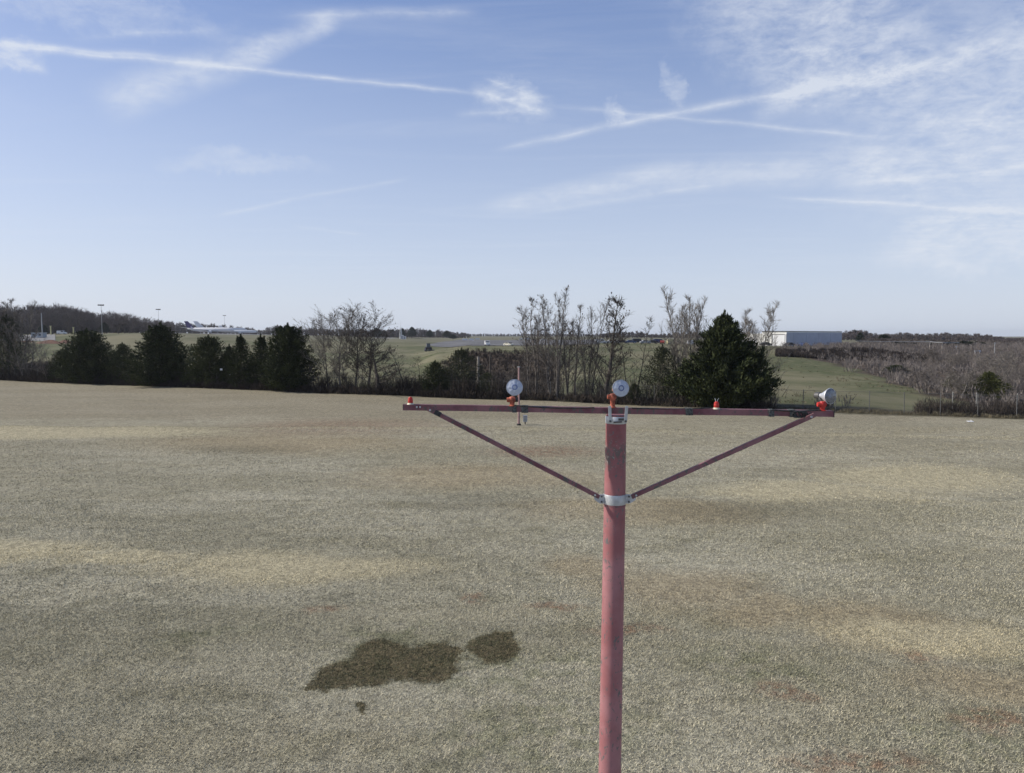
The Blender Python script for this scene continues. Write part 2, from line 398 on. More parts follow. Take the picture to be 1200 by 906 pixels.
n.put(bp.inputs['Height'], n.math('ADD', speck, n.math('MULTIPLY', speck2, 1.2))); n.put(b.inputs['Normal'], bp.outputs[0])
me = newmesh('ground', np.stack([GX, GY, GZ], -1).reshape(-1, 3), quads, gm, True)
ca = me.color_attributes.new('zone', 'FLOAT_COLOR', 'POINT')
ca.data.foreach_set('color', np.stack([be, scb, fa, np.ones_like(be)], -1).astype(np.float32).ravel())
tag(link('ground', me), kind='structure')

# ------------------------------------------------------------------ short dry grass on the near lawn
def blades(n, x0, x1, y0, y1, hgt, wid, cone=True):
    Y = np.sqrt(rng.uniform(y0*y0, y1*y1, n)); X = rng.uniform(-1, 1, n)*(Y*.72+1.2)
    return X, Y, np.full(n, hgt), np.full(n, wid)
parts_ = [blades(290000, 0, 0, 11.3, 20, .055, .013), blades(220000, 0, 0, 20, 33, .06, .021), blades(120000, 0, 0, 33, 60, .06, .038)]
X = np.concatenate([p[0] for p in parts_]); Y = np.concatenate([p[1] for p in parts_])
hh = np.concatenate([p[2] for p in parts_]); ww = np.concatenate([p[3] for p in parts_])
bare = np.zeros(len(X))
for cx, cy, rx, ry in TAN+BROWN: bare = np.maximum(bare, np.clip(1.3-np.hypot((X-cx)/rx, (Y-cy)/ry), 0, 1))
clump = .5+.5*np.sin(X*2.1+3*np.sin(Y*.9))*np.sin(Y*2.7+2*np.sin(X*1.3))
keep = rng.random(len(X)) < (1-.75*bare)*(.55+.45*clump)
X, Y, hh, ww = X[keep], Y[keep], hh[keep], ww[keep]; n_ = len(X)
Z = tz(X, Y)-.004; a = rng.uniform(0, 2*np.pi, n_); ln = rng.uniform(.2, 1.3, n_)*hh; hz_ = hh*rng.uniform(.35, 1., n_)
sx = -np.sin(a)*ww/2; sy_ = np.cos(a)*ww/2
P = np.empty((n_, 3, 3), np.float32)
P[:, 0] = np.stack([X-sx, Y-sy_, Z], -1); P[:, 1] = np.stack([X+sx, Y+sy_, Z], -1); P[:, 2] = np.stack([X+np.cos(a)*ln, Y+np.sin(a)*ln, Z+hz_], -1)
gr = bpy.data.materials.new('grass'); gr.use_nodes = True; n = NT(gr.node_tree); b = n.n['Principled BSDF']
grp = n.node('ShaderNodeGroup'); grp.node_tree = LG
isl = n.node('ShaderNodeNewGeometry').outputs['Random Per Island']
cc = n.mix(1., grp.outputs[0], n.mix(n.mr(isl, 0., 1., smooth=False), (.6, .61, .56), (1.7, 1.66, 1.56)), 'MULTIPLY')
n.put(b.inputs['Base Color'], cc); b.inputs['Roughness'].default_value = .85; b.inputs['Specular IOR Level'].default_value = .2
tag(link('grass', newmesh('grass', P.reshape(-1, 3), np.arange(n_*3).reshape(-1, 3), gr)), 'short dormant grass covering the near lawn', 'grass', kind='stuff')

# ------------------------------------------------------------------ materials
def flake(chip, amt, sc, under=(.11, .105, .095), top=None):
    def f(n, b, tcn, c):
        if top:
            s0 = n.node('ShaderNodeSeparateXYZ'); n.put(s0.inputs[0], tcn)
            dust = n.mr(n.math('ADD', s0.outputs[2], n.mr(n.noise(tcn, 4, 4, .6), .3, .7, -.4, .4)), top-.9, top+.1, 1., 0.)
            c = n.mix(dust, c, (.40, .19, .20))
        q = n.noise(n.map(tcn, sc=(1, 1, .6)), sc, 6, .75, .4); m = n.mr(q, amt, amt+.03)
        c2 = n.mix(n.mr(n.noise(tcn, 3, 4, .6), .35, .65), c, chip)
        c2 = n.mix(m, c2, under)
        if top:   # worn paint patch near the head of the pole
            s = n.node('ShaderNodeSeparateXYZ'); n.put(s.inputs[0], tcn)
            w = n.mr(n.math('ABSOLUTE', n.math('SUBTRACT', s.outputs[2], top)), .16, .02)
            m2 = n.math('MULTIPLY', w, n.mr(n.noise(n.map(tcn, sc=(1, 1, .7)), 30, 6, .75), .47, .53))
            c2 = n.mix(n.math('MULTIPLY', m2, .85), c2, (.13, .125, .11))
            c2 = n.mix(n.math('MULTIPLY', n.math('MULTIPLY', w, n.mr(n.noise(tcn, 42, 3, .6), .60, .64)), .8), c2, (.34, .34, .31))
        n.put(b.inputs['Base Color'], c2)
    return f
M = {}
M['dark_paint'] = mat('dark_red_paint', (.155, .052, .068), .6, build=flake((.27, .13, .14), .54, 26), sc=14)
M['galv'] = mat('galvanised_steel', (.50, .52, .54), .45, .35, .18, 20)
M['galv_dark'] = mat('dark_steel', (.10, .10, .10), .5, .4, .3, 30)
M['red_cap'] = mat('red_plastic', (.50, .035, .028), .45, vary=.15)
M['orange_cap'] = mat('faded_orange_plastic', (.36, .095, .055), .65, vary=.6, sc=30)
M['tape'] = mat('black_tape', (.035, .036, .038), .6, vary=.6, sc=60)
M['rubber'] = mat('rubber', (.03, .03, .03), .8)
M['mirror'] = mat('aluminium_reflector', (.62, .64, .68), .5, .55, .1)
M['bowl'] = mat('dull_reflector_bowl', (.42, .43, .47), .35, .7, .1)
M['lens'] = mat('frosted_lamp_glass', (.70, .76, .88), .28, vary=.1, sc=40, spec=.6, build=lambda n, b, t, c: b.inputs.__getitem__('Transmission Weight').__setattr__('default_value', .35))
M['clear'] = mat('clear_lamp_glass', (.92, .94, .97), .08, vary=.02, spec=.6, build=lambda n, b, t, c: b.inputs.__getitem__('Transmission Weight').__setattr__('default_value', .9))
M['bulb'] = mat('lamp_core', (.20, .25, .42), .3, .2)
M['wood'] = mat('weathered_wood', (.30, .27, .23), .85, vary=.3, sc=4)
M['bark'] = mat('bark', (.15, .132, .115), .9, vary=.4, sc=5)
M['bark_pale'] = mat('pale_bark', (.21, .19, .165), .9, vary=.35, sc=5)
M['bark_dark'] = mat('dark_bark', (.085, .073, .062), .9, vary=.4, sc=5)
M['seed'] = mat('dry_seed_heads', (.062, .050, .038), .9, vary=.3)
M['white'] = mat('white_paint', (.74, .75, .76), .5, vary=.06)
M['cream'] = mat('cream_paint', (.62, .58, .45), .5, vary=.08)
M['steelwall'] = mat('off_white_metal_cladding', (.68, .68, .64), .55, vary=.06, sc=.4)
M['bluewall'] = mat('blue_grey_metal_cladding', (.43, .45, .53), .55, vary=.08, sc=.3)
M['roofdark'] = mat('dark_roof_trim', (.08, .08, .09), .6)
M['glass'] = mat('dark_glass', (.03, .035, .045), .12, vary=.1, spec=.6)
M['yellow'] = mat('pale_yellow_paint', (.62, .55, .28), .6)
M['pole_metal'] = mat('grey_pole_metal', (.36, .37, .38), .5, .2)
M['purple'] = mat('purple_tail_paint', (.06, .04, .14), .4, vary=.1)
M['greycab'] = mat('grey_blue_cladding', (.30, .34, .38), .6)
M['asphalt'] = mat('runway_asphalt', (.125, .125, .13), .9, vary=.22, sc=.05)
M['gravel'] = mat('pale_gravel', (.22, .22, .22), .95, vary=.15, sc=.2)
M['clay'] = mat('red_clay', (.15, .075, .05), .95, vary=.3, sc=.5)
def leafmat(name, a, b_, sc=1.2):
    m = bpy.data.materials.new(name); m.use_nodes = True; n = NT(m.node_tree); b = n.n['Principled BSDF']
    isl = n.node('ShaderNodeNewGeometry').outputs['Random Per Island']
    t = n.node('ShaderNodeTexCoord').outputs['Object']
    f = n.math('ADD', n.math('MULTIPLY', isl, .5), n.math('MULTIPLY', n.mr(n.noise(t, sc, 3, .6), .35, .65), .5))
    n.put(b.inputs['Base Color'], n.mix(f, a, b_)); b.inputs['Roughness'].default_value = .8; b.inputs['Specular IOR Level'].default_value = .2
    return m
M['cedar'] = leafmat('cedar_foliage', (.012, .019, .008), (.058, .070, .024), .7)
M['cedar_olive'] = leafmat('olive_cedar_foliage', (.035, .045, .014), (.10, .105, .035))
M['cedar_loose'] = leafmat('grey_green_foliage', (.03, .036, .02), (.085, .09, .05))
M['vines'] = leafmat('dark_vines', (.022, .018, .017), (.062, .05, .043), .1)
M['cedar_mix'] = leafmat('olive_tinged_foliage', (.018, .026, .010), (.07, .08, .028), .5)
M['pine'] = leafmat('pine_foliage', (.018, .026, .018), (.05, .062, .035))
M['twigs'] = leafmat('bare_twigs', (.065, .055, .048), (.15, .128, .108), .3)
M['scrub'] = leafmat('bare_scrub', (.095, .083, .076), (.25, .222, .205), .08)
M['scrub_dark'] = leafmat('dark_bare_scrub', (.028, .023, .02), (.085, .068, .055), .1)
M['weeds'] = leafmat('dry_weeds', (.07, .06, .04), (.20, .175, .115), .3)
M['farwood'] = leafmat('distant_bare_wood', (.070, .058, .056), (.135, .112, .105), .03)

# ------------------------------------------------------------------ the light mast in front
YM = 5.38
b0, b1 = at(722, 492, YM), at(714.6, 906, YM)
base = b1+(b1-b0)*((0-b1.z)/(b1.z-b0.z)); base.z = tz1(base.x, base.y)-.02
def q(px, py, Y=YM): return at(px, py, Y)-base
mast = empty('approach_light_mast', base)
tag(mast, 'red painted light mast with a crossbar and lamps, standing on the near lawn', 'light mast')
def axis(py):
    t = (at(722, py, YM).z-b0.z)/(b1.z-b0.z); return b0+(b1-b0)*t-base
ptop = axis(486)
M['pole'] = mat('faded_red_pole_paint', (.245, .070, .074), .55, sc=5, vary=.16,
                build=flake((.32, .125, .130), .572, 24, (.15, .14, .14), top=axis(531).z))
ps = [Vector((0, 0, 0)), axis(906), axis(740), axis(590), axis(500), ptop]
MB().tube(ps, [.115, .0855, .0825, .080, .0755, .0735], 40).build('pole', M['pole'], mast, True)
def ring(py0, py1, r, name, m):
    a, c = axis(py0), axis(py1)
    mb = MB(); k = 40; mb.tube([a, a+(c-a)*.12, a+(c-a)*.88, c], [r-.003, r, r, r-.003], k, False)
    return mb
rb = ring(578.5, 590, .0845, '', None)
band = rb.build('clamp_band', M['galv'], mast, True)
ring(590.6, 592.0, .0815, '', None).build('clamp_seal', M['dark_paint'], mast, True)
for s, px in ((-1, 0), (1, 0)):
    c = axis(584)+Vector((s*.079, -.02, 0)); mb = MB()
    poly = [(0, .034), (s*.035, .034), (s*.078, .018), (s*.074, -.006), (s*.034, -.034), (0, -.034)]
    if s < 0: poly = poly[::-1]
    mb.prism([(c.x+x, c.z+z) for x, z in poly], c.y-.004, c.y+.004)
    ear = mb.build('clamp_ear', M['galv'], mast)
    for dz in (-.02, .02):
        p = c+Vector((s*.022, 0, dz)); MB().tube([p+Vector((0, -.016, 0)), p+Vector((0, .016, 0))], .0075, 6).build('bolt', M['galv_dark'], ear)
# head bracket that straddles the bar
col = ring(487.5, 496, .079, '', None); col.build('collar', M['galv'], mast, True)
h = axis(486)
for s in (-1, 1):
    a = axis(492)+Vector((s*.056, -.088, 0)); t = axis(474.5)+Vector((s*.062, -.096, 0))
    st = MB().beam(a, t, .004 if False else .022, .006, (0, 1, 0)).build('bracket_strap', M['galv'], mast)
    MB().tube([a+Vector((0, -.012, .0)), a+Vector((0, .004, .0))], .009, 6).build('bolt', M['galv_dark'], st)
p = axis(493.5)+Vector((0, -.084, 0)); MB().tube([p+Vector((-.03, 0, 0)), p+Vector((.03, 0, .004))], .006, 8).build('bolt', M['galv_dark'], mast)
MB().box(axis(492)+Vector((.03, -.081, .012)), (.05, .01, .016)).build('bracket_latch', M['galv_dark'], mast)
# crossbar: an angle section, a little nearer at its right end
BL, BR = q(472, 477.6, YM+.02), q(977, 485.4, YM-.14)
bd = (BR-BL).normalized(); bx = Matrix((bd, Vector((0, 0, 1)).cross(bd).normalized(), bd.cross(Vector((0, 0, 1)).cross(bd)).normalized())).transposed()
def bar_pt(px): 
    f_ = (px-472)/505.; return BL+(BR-BL)*f_
L = (BR-BL).length; mid = (BL+BR)/2
mb = MB(); seg = 24
for i in range(seg):                       # rolled steel is never quite straight
    f0, f1 = i/seg, (i+1)/seg
    w0 = Vector((0, 0, .0016*math.sin(f0*9))); w1 = Vector((0, 0, .0016*math.sin(f1*9)))
    mb.beam(BL+(BR-BL)*f0+w0, BL+(BR-BL)*f1+w1, .006, .042)
    mb.beam(BL+(BR-BL)*f0+w0+Vector((0, .028, .0195)), BL+(BR-BL)*f1+w1+Vector((0, .028, .0195)), .05, .006)
mb.build('crossbar', M['dark_paint'], mast)
MB().box(BR+bd*.002+Vector((0, .022, 0)), (.006, .054, .044), bx).build('bar_end_cap', M['tape'], mast)
def tape(px, w, m='tape'):
    c = bar_pt(px); mb = MB(); nl = max(2, int(w/.014))
    for i in range(nl):
        o = (i+.5)/nl-.5; g = random.uniform(.0, .003)
        mb.box(c+bd*o*w+Vector((0, .0225, .001)), (w/nl*1.1, .0615+g, .05+g), Matrix.Rotation(random.uniform(-.2, .2), 3, 'Y') @ bx)
    mb.build('tape_band', M[m], mast)
M['tape_grey'] = mat('weathered_tape', (.085, .09, .088), .8, vary=.6, sc=70)
for px, w in ((618, .05), (606, .03), (811, .05), (906, .035), (930, .035)): tape(px, w, 'tape_grey')
def cable(pts, r=.006, name='cable', m='tape'): MB().tube(pts, r, 6).build(name, M[m], mast, True)
def hang(p0, p1, sag, n=9):
    return [p0+(p1-p0)*(i/(n-1))-Vector((0, 0, sag*math.sin(math.pi*i/(n-1)))) for i in range(n)]
cable(hang(bar_pt(606)+Vector((0, -.012, .03)), bar_pt(700)+Vector((0, -.01, .022)), .012), .0045)
cable(hang(bar_pt(744)+Vector((0, -.01, .022)), bar_pt(838)+Vector((0, .01, .03)), .006), .0045)
cable(hang(bar_pt(906)+Vector((0, -.008, .025)), bar_pt(962)+Vector((0, -.005, .03)), .008), .006)
# diagonal braces
def brace(a, b):
    mb = MB(); up = (b-a).cross(Vector((0, 1, 0))).normalized()
    mb.beam(a, b, .005, .03, (0, 0, 1)); off = up*(-.0125 if up.z < 0 else .0125)
    mb.beam(a+off+Vector((0, .016, 0)), b+off+Vector((0, .016, 0)), .028, .005, (0, 0, 1))
    o = mb.build('brace', M['dark_paint'], mast)
    for t in (.02, .975):
        p_ = a+(b-a)*t; MB().tube([p_+Vector((0, -.012, 0)), p_+Vector((0, .02, 0))], .008, 6).build('bolt', M['galv'], o)
    return o
brace(q(500, 478.5, YM+.0), axis(583)+Vector((-.118, -.026, .008)))
brace(q(955, 486.5, YM-.165), axis(583)+Vector((.122, -.026, .008)))
mb = MB(); c = q(937, 485.5, YM-.17)
for i in range(7):
    mb.tube([c+Vector((.028*math.cos(k*.7+i)+(.01*i-.03), -.012+.002*i, .022*math.sin(k*.7+i))) for k in range(8)], .005, 5)
mb.build('cable_knot', M['tape'], mast, True)
mb = MB(); c = q(513, 484.5, YM-.01)
mb.box(c, (.05, .012, .036), Matrix.Rotation(.5, 3, 'Y')); mb.build('tape_band', M['tape'], mast)
for px in (489, 493): p_ = bar_pt(px)+Vector((0, 0, .006)); MB().tube([p_+Vector((0, -.012, 0)), p_+Vector((0, .008, 0))], .007, 6).build('bolt', M['galv'], mast)

def lamp(px, py, face, foot_px, foot_py, capm, r=.0605, clear=False, tilt=0):
    Yb = (bar_pt(foot_px)+base).y+.012
    c = q(px, py, Yb); f = Vector(face).normalized()
    T = Matrix.Translation(c) @ f.to_track_quat('Z', 'Y').to_matrix().to_4x4()
    k = r/.0605
    prof = [(.0, -.092), (.019, -.090), (.021, -.075), (.027, -.062), (.038, -.043), (.048, -.024), (.056, -.008), (.0605, -.003), (.0605, .002), (.0575, .0025)]
    inner = [(.0555, .0), (.050, -.018), (.040, -.038), (.029, -.054), (.018, -.064), (0, -.066)]
    body = MB().lathe([(a*k, z*k) for a, z in prof], T, 40).build('lamp', M['mirror'], mast, True)
    MB().lathe([(a*k, z*k) for a, z in inner], T, 40).build('reflector', M['bowl'], body, True)
    # lens with eight-fold moulded ribs, thin shell
    lp = []; n_ = 48; mb = MB()
    rr = [0, .012, .020, .024, .034, .046, .055, .058]
    for side, dz in ((1, 0), (0, -.003)):
        for a in rr:
            lp.append((a*k, (.012*(1-(a/.058)**2)+(.0012 if a in (.020, .034, .046) else 0))*k+dz))
    prof2 = lp[:len(rr)]+lp[len(rr):][::-1]
    mb.lathe(prof2, T, n_)
    for i, v in enumerate(mb.v):
        w = T.inverted() @ Vector(v); ang = math.atan2(w.y, w.x); rad = math.hypot(w.x, w.y)
        w.z += .0012*math.cos(8*ang)*min(1, rad/.04); mb.v[i] = tuple(T @ w)
    mb.build('lens', M['clear' if clear else 'lens'], body, True)
    MB().lathe([(0, .0002), (.010*k, 0), (.016*k, -.006), (.019*k, -.02), (.019*k, -.05)] if clear else [(.013*k, .0142), (.015*k, .0165), (.021*k, .0155), (.022*k, .0122)], T, 24).build('bulb' if clear else 'lens_ring', M['bulb'], body, True)
    MB().tube([T @ Vector((0, 0, -.088*k)), T @ Vector((0, 0, -.094*k)), T @ Vector((0, 0, -.135*k))], [.019, .025, .024], 20).build('socket', M['galv_dark' if clear else capm], body, True)
    # swivel and junction cap
    bp_ = bar_pt(foot_px); top = bp_+Vector((0, .014, .0225)); cap = q(foot_px, foot_py, Yb)
    hgt = max(.02, cap.z-top.z)
    mb = MB(); mb.lathe([(0, 0), (.026, 0), (.026, .004), (.017, .008), (.018, hgt*.5), (.023, hgt), (.024, hgt+.018), (.018, hgt+.028), (0, hgt+.03)], Matrix.Translation(top), 24)
    mount = mb.build('lamp_mount', M[capm], body, True)
    hub = top+Vector((0, 0, hgt+.006))
    MB().tube([hub+Vector((-.040, -.004, 0)), hub+Vector((-.034, -.004, 0)), hub+Vector((.022, .004, 0))], [.015, .018, .018], 14).build('swivel', M[capm], body, True)
    MB().tube([hub+Vector((.022, .004, 0)), hub+Vector((.044, .004, 0))], [.017, .017], 14).build('swivel_knob', M['tape'], body, True)
    s_end = T @ Vector((0, 0, -.11*k))
    MB().tube([hub, hub+(s_end-hub)*.5+Vector((0, .01, .004)), s_end], [.010, .009, .010], 10).build('lamp_neck', M['tape'], body, True)
lamp(603, 454, (.03, -1, .16), 603, 469.5, 'orange_cap')
lamp(727.5, 455, (.16, -1, .14), 722, 466, 'orange_cap', r=.0625)
lamp(973, 464.3, (.46, -1, .03), 965, 475, 'red_cap', r=.058, clear=True)
def stub(px, wires):
    p_ = bar_pt(px)+Vector((0, .014, .0225)); mb = MB()
    MB().lathe([(0, 0), (.026, 0), (.022, .009), (.017, .012)], Matrix.Translation(p_), 20).build('stub_washer', M['cream'], mast, True)
    s_ = MB().lathe([(.016, .010), (.0185, .013), (.0185, .036), (.0165, .040), (.0175, .046), (.013, .050), (.009, .056), (0, .057)], Matrix.Translation(p_), 20).build('capped_stub', M['red_cap'], mast, True)
    if wires:
        for d in (-.006, .007):
            MB().tube([p_+Vector((d, 0, .05)), p_+Vector((d*1.2, 0, .068)), p_+Vector((d*2.2, 0, .078))], .0022, 5).build('loose_wire', M['galv'], s_)
stub(481, False); stub(843, True)

# the next mast down the line, on the far side of the lawn
g2 = ground0(608, 497.5); g2.z = tz1(g2.x, g2.y)
m2 = empty('slim_mast', g2); tag(m2, 'slim pink mast standing at the far edge of the lawn behind the left lamp', 'mast')
h2 = at(608, 430, g2.y).z-g2.z
M['pink'] = mat('pale_pink_paint', (.36, .23, .22), .7, vary=.2, sc=2)
MB().tube([(0, 0, 0), (0, 0, h2*.5), (0, 0, h2)], [.10, .085, .07], 16).build('pole', M['pink'], m2, True)
MB().tube([(0, 0, -.02), (0, 0, .14)], [.2, .17], 12).build('base_collar', M['rubber'], m2, True)
MB().tube([(0, 0, h2-.03), (0, 0, h2+.02)], .12, 16).build('top_flange', M['galv'], m2, True)
g3 = ground0(615.5, 496.5); g3.z = tz1(g3.x, g3.y)
cb = empty('control_box', g3); tag(cb, 'small grey control box on a post beside the slim pink mast', 'control box')
MB().box((0, 0, .52), (.36, .22, .56)).build('cabinet', M['galv'], cb); MB().box((0, -.115, .52), (.30, .012, .5)).build('door', M['pole_metal'], cb)
MB().tube([(0, 0, 0), (0, 0, .26)], .05, 8).build('post', M['galv_dark'], cb)

# ------------------------------------------------------------------ boundary fence
def edge_pt(px, off=0.):
    u = (px-600)/F; Y = line_Y(u)+off; return Vector((u*Y, Y, tz1(u*Y, Y)))
fdir = Vector((L1.x-L0.x, L1.y-L0.y, 0)).normalized(); fn_ = Vector((fdir.y*-1, fdir.x, 0))
A0 = edge_pt(-60, 2.6); LEN = (edge_pt(1330, 2.6)-A0).length
M['fence_metal'] = mat('dull_fence_metal', (.12, .12, .115), .7, .1)
fence = empty('chain_link_fence', A0); tag(fence, 'long grey chain link fence along the far edge of the lawn', 'fence')
post_me = MB().tube([(0, 0, -.1), (0, 0, 2.12), (0, 0, 2.16)], [.038, .038, .02], 8).mesh('post', M['fence_metal'])
def fz(t): p_ = A0+fdir*t; return tz1(p_.x, p_.y)-A0.z
t = 0; tops = []
while t < LEN:
    o = link('post', post_me, fence, fdir*t+Vector((0, 0, fz(t)))); o.rotation_euler = (random.uniform(-.02, .02), random.uniform(-.02, .02), 0)
    tops.append(t); t += 3.05
for name, hgt, r in (('top_rail', 2.06, .016), ('bottom_wire', .08, .008)):
    MB().tube([fdir*t_+Vector((0, 0, fz(t_)+hgt)) for t_ in tops], r, 5, False).build(name, M['fence_metal'], fence)
Vw = []; Fw = []; w = .0022; t = 0.
ts = np.arange(0, LEN-2, .11)
for s in (-1, 1):
    for t_ in ts:
        p0 = fdir*(t_ if s > 0 else t_+2)+Vector((0, 0, fz(t_)+.08)); p1 = fdir*(t_+2 if s > 0 else t_)+Vector((0, 0, fz(t_)+2.05))
        k = len(Vw); o = Vector((0, 0, w))
        Vw += [tuple(p0-o), tuple(p1-o), tuple(p1+o), tuple(p0+o)]; Fw.append((k, k+1, k+2, k+3))
tag(link('wire_mesh', newmesh('wire_mesh', Vw, Fw, M['fence_metal']), fence), kind='stuff')
# paler, stouter posts seen on the right
M['post_pale'] = mat('pale_fence_post', (.27, .27, .255), .7)
stp = MB().tube([(0, 0, -.1), (0, 0, 2.2), (0, 0, 2.24)], [.045, .045, .03], 8).mesh('post', M['post_pale'])
for px in (1118, 1146, 1194):
    p_ = edge_pt(px, 2.6)+fn_*(-.12)-A0; o = link('post', stp, fence, p_); o['label'] = 'stout pale fence post'
for px, py, w_ in ((259, 433, .34), (269, 439, .25)):
    p_ = edge_pt(px, .85); z_ = at(px, py, p_.y).z
    o = empty('notice_plate', (p_.x, p_.y, z_)); MB().box((0, 0, 0), (w_, .01, w_*.75)).build('plate', M['white'], o)
    MB().box((0, .01, .0), (w_*.8, .008, .02)).build('mounting_strip', M['galv'], o)
    tag(o, {259: 'larger white notice plate wired to the fence in front of a dark cedar', 269: 'smaller white notice plate, lower on the fence beside the larger one'}[px], 'notice plate')
# ------------------------------------------------------------------ trees
def limb(V, Fc, pts, rads, n):
    b = len(V)
    for i, p in enumerate(pts):
        d = (pts[min(i+1, len(pts)-1)]-pts[max(i-1, 0)])
        x = d.orthogonal().normalized(); y = d.cross(x).normalized()
        for k in range(n):
            a = 6.2832*k/n; V.append(tuple(p+(x*math.cos(a)+y*math.sin(a))*rads[i]))
    for i in range(len(pts)-1):
        for k in range(n): Fc.append((b+i*n+k, b+i*n+(k+1) % n, b+(i+1)*n+(k+1) % n, b+(i+1)*n+k))
def walk(p, d, L, n, wig, lift, rnd):
    pts = [p.copy()]
    for i in range(n):
        d = (d+Vector((rnd.gauss(0, wig), rnd.gauss(0, wig), rnd.gauss(0, wig)+lift))).normalized(); p = p+d*(L/n); pts.append(p.copy())
    return pts
def interp(pts, t):
    f = t*(len(pts)-1); i = min(int(f), len(pts)-2); return pts[i]+(pts[i+1]-pts[i])*(f-i), (pts[i+1]-pts[i]).normalized()
def bare_tree(seed, Ht=10., wd=5., up=.55, nlimb=22, start=.22, trunks=1, r0=.13, nsub=11, ntw=9, round_=False, seeds=0, twigw=.021, lean=.12):
    """returns (trunk, crown, seed heads) as (V, F)"""
    lean0 = lean; rnd = random.Random(seed); TV, TF, CV, CF, SV, SF = [], [], [], [], [], []
    for tr in range(trunks):
        a0 = tr*6.28/trunks+rnd.uniform(-.5, .5); lean = 0 if trunks == 1 else lean0*rnd.uniform(.5, 1.2)
        hh_ = Ht*(1 if tr == 0 else rnd.uniform(.7, .93))
        p0 = Vector((math.cos(a0)*.3*(trunks > 1), math.sin(a0)*.3*(trunks > 1), -.1))
        tp = walk(p0, Vector((math.cos(a0)*lean, math.sin(a0)*lean, 1)).normalized(), hh_, 12, .045, .03, rnd)
        sc = hh_/max(.1, tp[-1].z); tp = [Vector((p.x, p.y, p.z*sc if p.z > 0 else p.z)) for p in tp]
        limb(TV, TF, tp, [r0*.85*(1-.95*(i/12))**1.1+.007 for i in range(13)], 6)
        for j in range(nlimb):
            t = start+(1-start)*((j+rnd.random())/nlimb)*.97; p, d = interp(tp, t); az = j*2.4+rnd.uniform(-.6, .6)
            if round_: prof = math.sqrt(max(.05, 1-((t-.62)/.5)**2))
            else: prof = (1-((t-start)/(1-start))**1.3)*.85+.14
            Ln = wd*.5*prof*rnd.uniform(.6, 1.15)/max(.35, math.cos(up*.8)); Ln = min(Ln, Ht*.5)
            el = up*rnd.uniform(.7, 1.25)+(t*.35)
            dr = Vector((math.cos(az)*math.cos(el), math.sin(az)*math.cos(el), math.sin(el)))
            rl = max(.010, r0*.30*(1-t)+.010)
            lp = walk(p, dr, Ln, 5, .13, .09, rnd); limb(CV, CF, lp, [rl*(1-.8*i/5) for i in range(6)], 4)
            for k in range(nsub):
                t2 = .18+.8*(k+rnd.random())/nsub; p2, d2 = interp(lp, t2)
                dd = (d2+Vector((rnd.gauss(0, .55), rnd.gauss(0, .55), rnd.gauss(.25, .4)))).normalized()
                L2 = Ln*.42*(1-t2*.45)*rnd.uniform(.6, 1.2)+.15
                sp_ = walk(p2, dd, L2, 3, .16, .08, rnd); limb(CV, CF, sp_, [rl*.34*(1-.2*i)+.0025 for i in range(4)], 3)
                for m_ in range(ntw):
                    p3, d3 = interp(sp_, .15+.85*(m_+rnd.random())/ntw)
                    d4 = (d3*.8+Vector((rnd.gauss(0, .55), rnd.gauss(0, .55), rnd.gauss(.2, .45)))).normalized()
                    L3 = rnd.uniform(.25, .75)*(Ht/10)*(1-.3*t); e = p3+d4*L3; x = d4.orthogonal().normalized()*twigw*.6
                    x = Matrix.Rotation(rnd.uniform(0, 3), 3, d4) @ x
                    b = len(CV); CV += [tuple(p3-x), tuple(p3+x), tuple(e)]; CF.append((b, b+1, b+2))
                    if seeds and rnd.random() < seeds:
                        b = len(SV); s_ = rnd.uniform(.05, .11); o = Vector((rnd.gauss(0, 1), rnd.gauss(0, 1), 0)).normalized()
                        SV += [tuple(e-o*s_*.5), tuple(e+Vector((0, 0, -s_*1.2))), tuple(e+o*s_*.5), tuple(e+Vector((0, 0, s_*1.2)))]; SF.append((b, b+1, b+2, b+3))
    return (TV, TF), (CV, CF), (SV, SF)
def build_bare(name, seed, bark='bark', **kw):
    (a, b), (c, d), (e, f) = bare_tree(seed, **kw)
    root = empty(name); link('trunk', newmesh('trunk', a, b, M[bark], True), root)
    link('crown', newmesh('crown', c, d, M[bark]), root)
    if f: tag(link('seed_heads', newmesh('seed_heads', e, f, M['seed']), root), kind='stuff')
    return root
def extent(root):
    cr = [c for c in root.children if c.name.startswith('crown')][0]
    v = np.empty(len(cr.data.vertices)*3, np.float32); cr.data.vertices.foreach_get('co', v); v = v.reshape(-1, 3)
    w = [np.percentile(v[:, i], 98.5)-np.percentile(v[:, i], 1.5) for i in (0, 1)]
    return float(v[:, 2].max()), float(sum(w)/2)
def place(root, px, top, off, base_h, base_w, wpx, rz, label, cat='tree', group=None, sink=.0):
    p = edge_pt(px, off) if not isinstance(off, tuple) else None
    if p is None:
        d = off[0]; u = (px-600)/F; p = Vector((u*d, d, tz1(u*d, d)))
    p.z -= sink; h_ = at(px, top, p.y).z-p.z; w_ = wpx*p.y/F*(.95 if cat == 'cedar' else 1)
    if 'eh' not in root: root['eh'], root['ew'] = extent(root)
    base_h, base_w = root['eh'], root['ew']
    root.location = p; root.rotation_euler = (0, 0, rz); root.scale = (w_/base_w, w_/base_w, h_/base_h)
    tag(root, label, cat, group); return root
protoB = {}
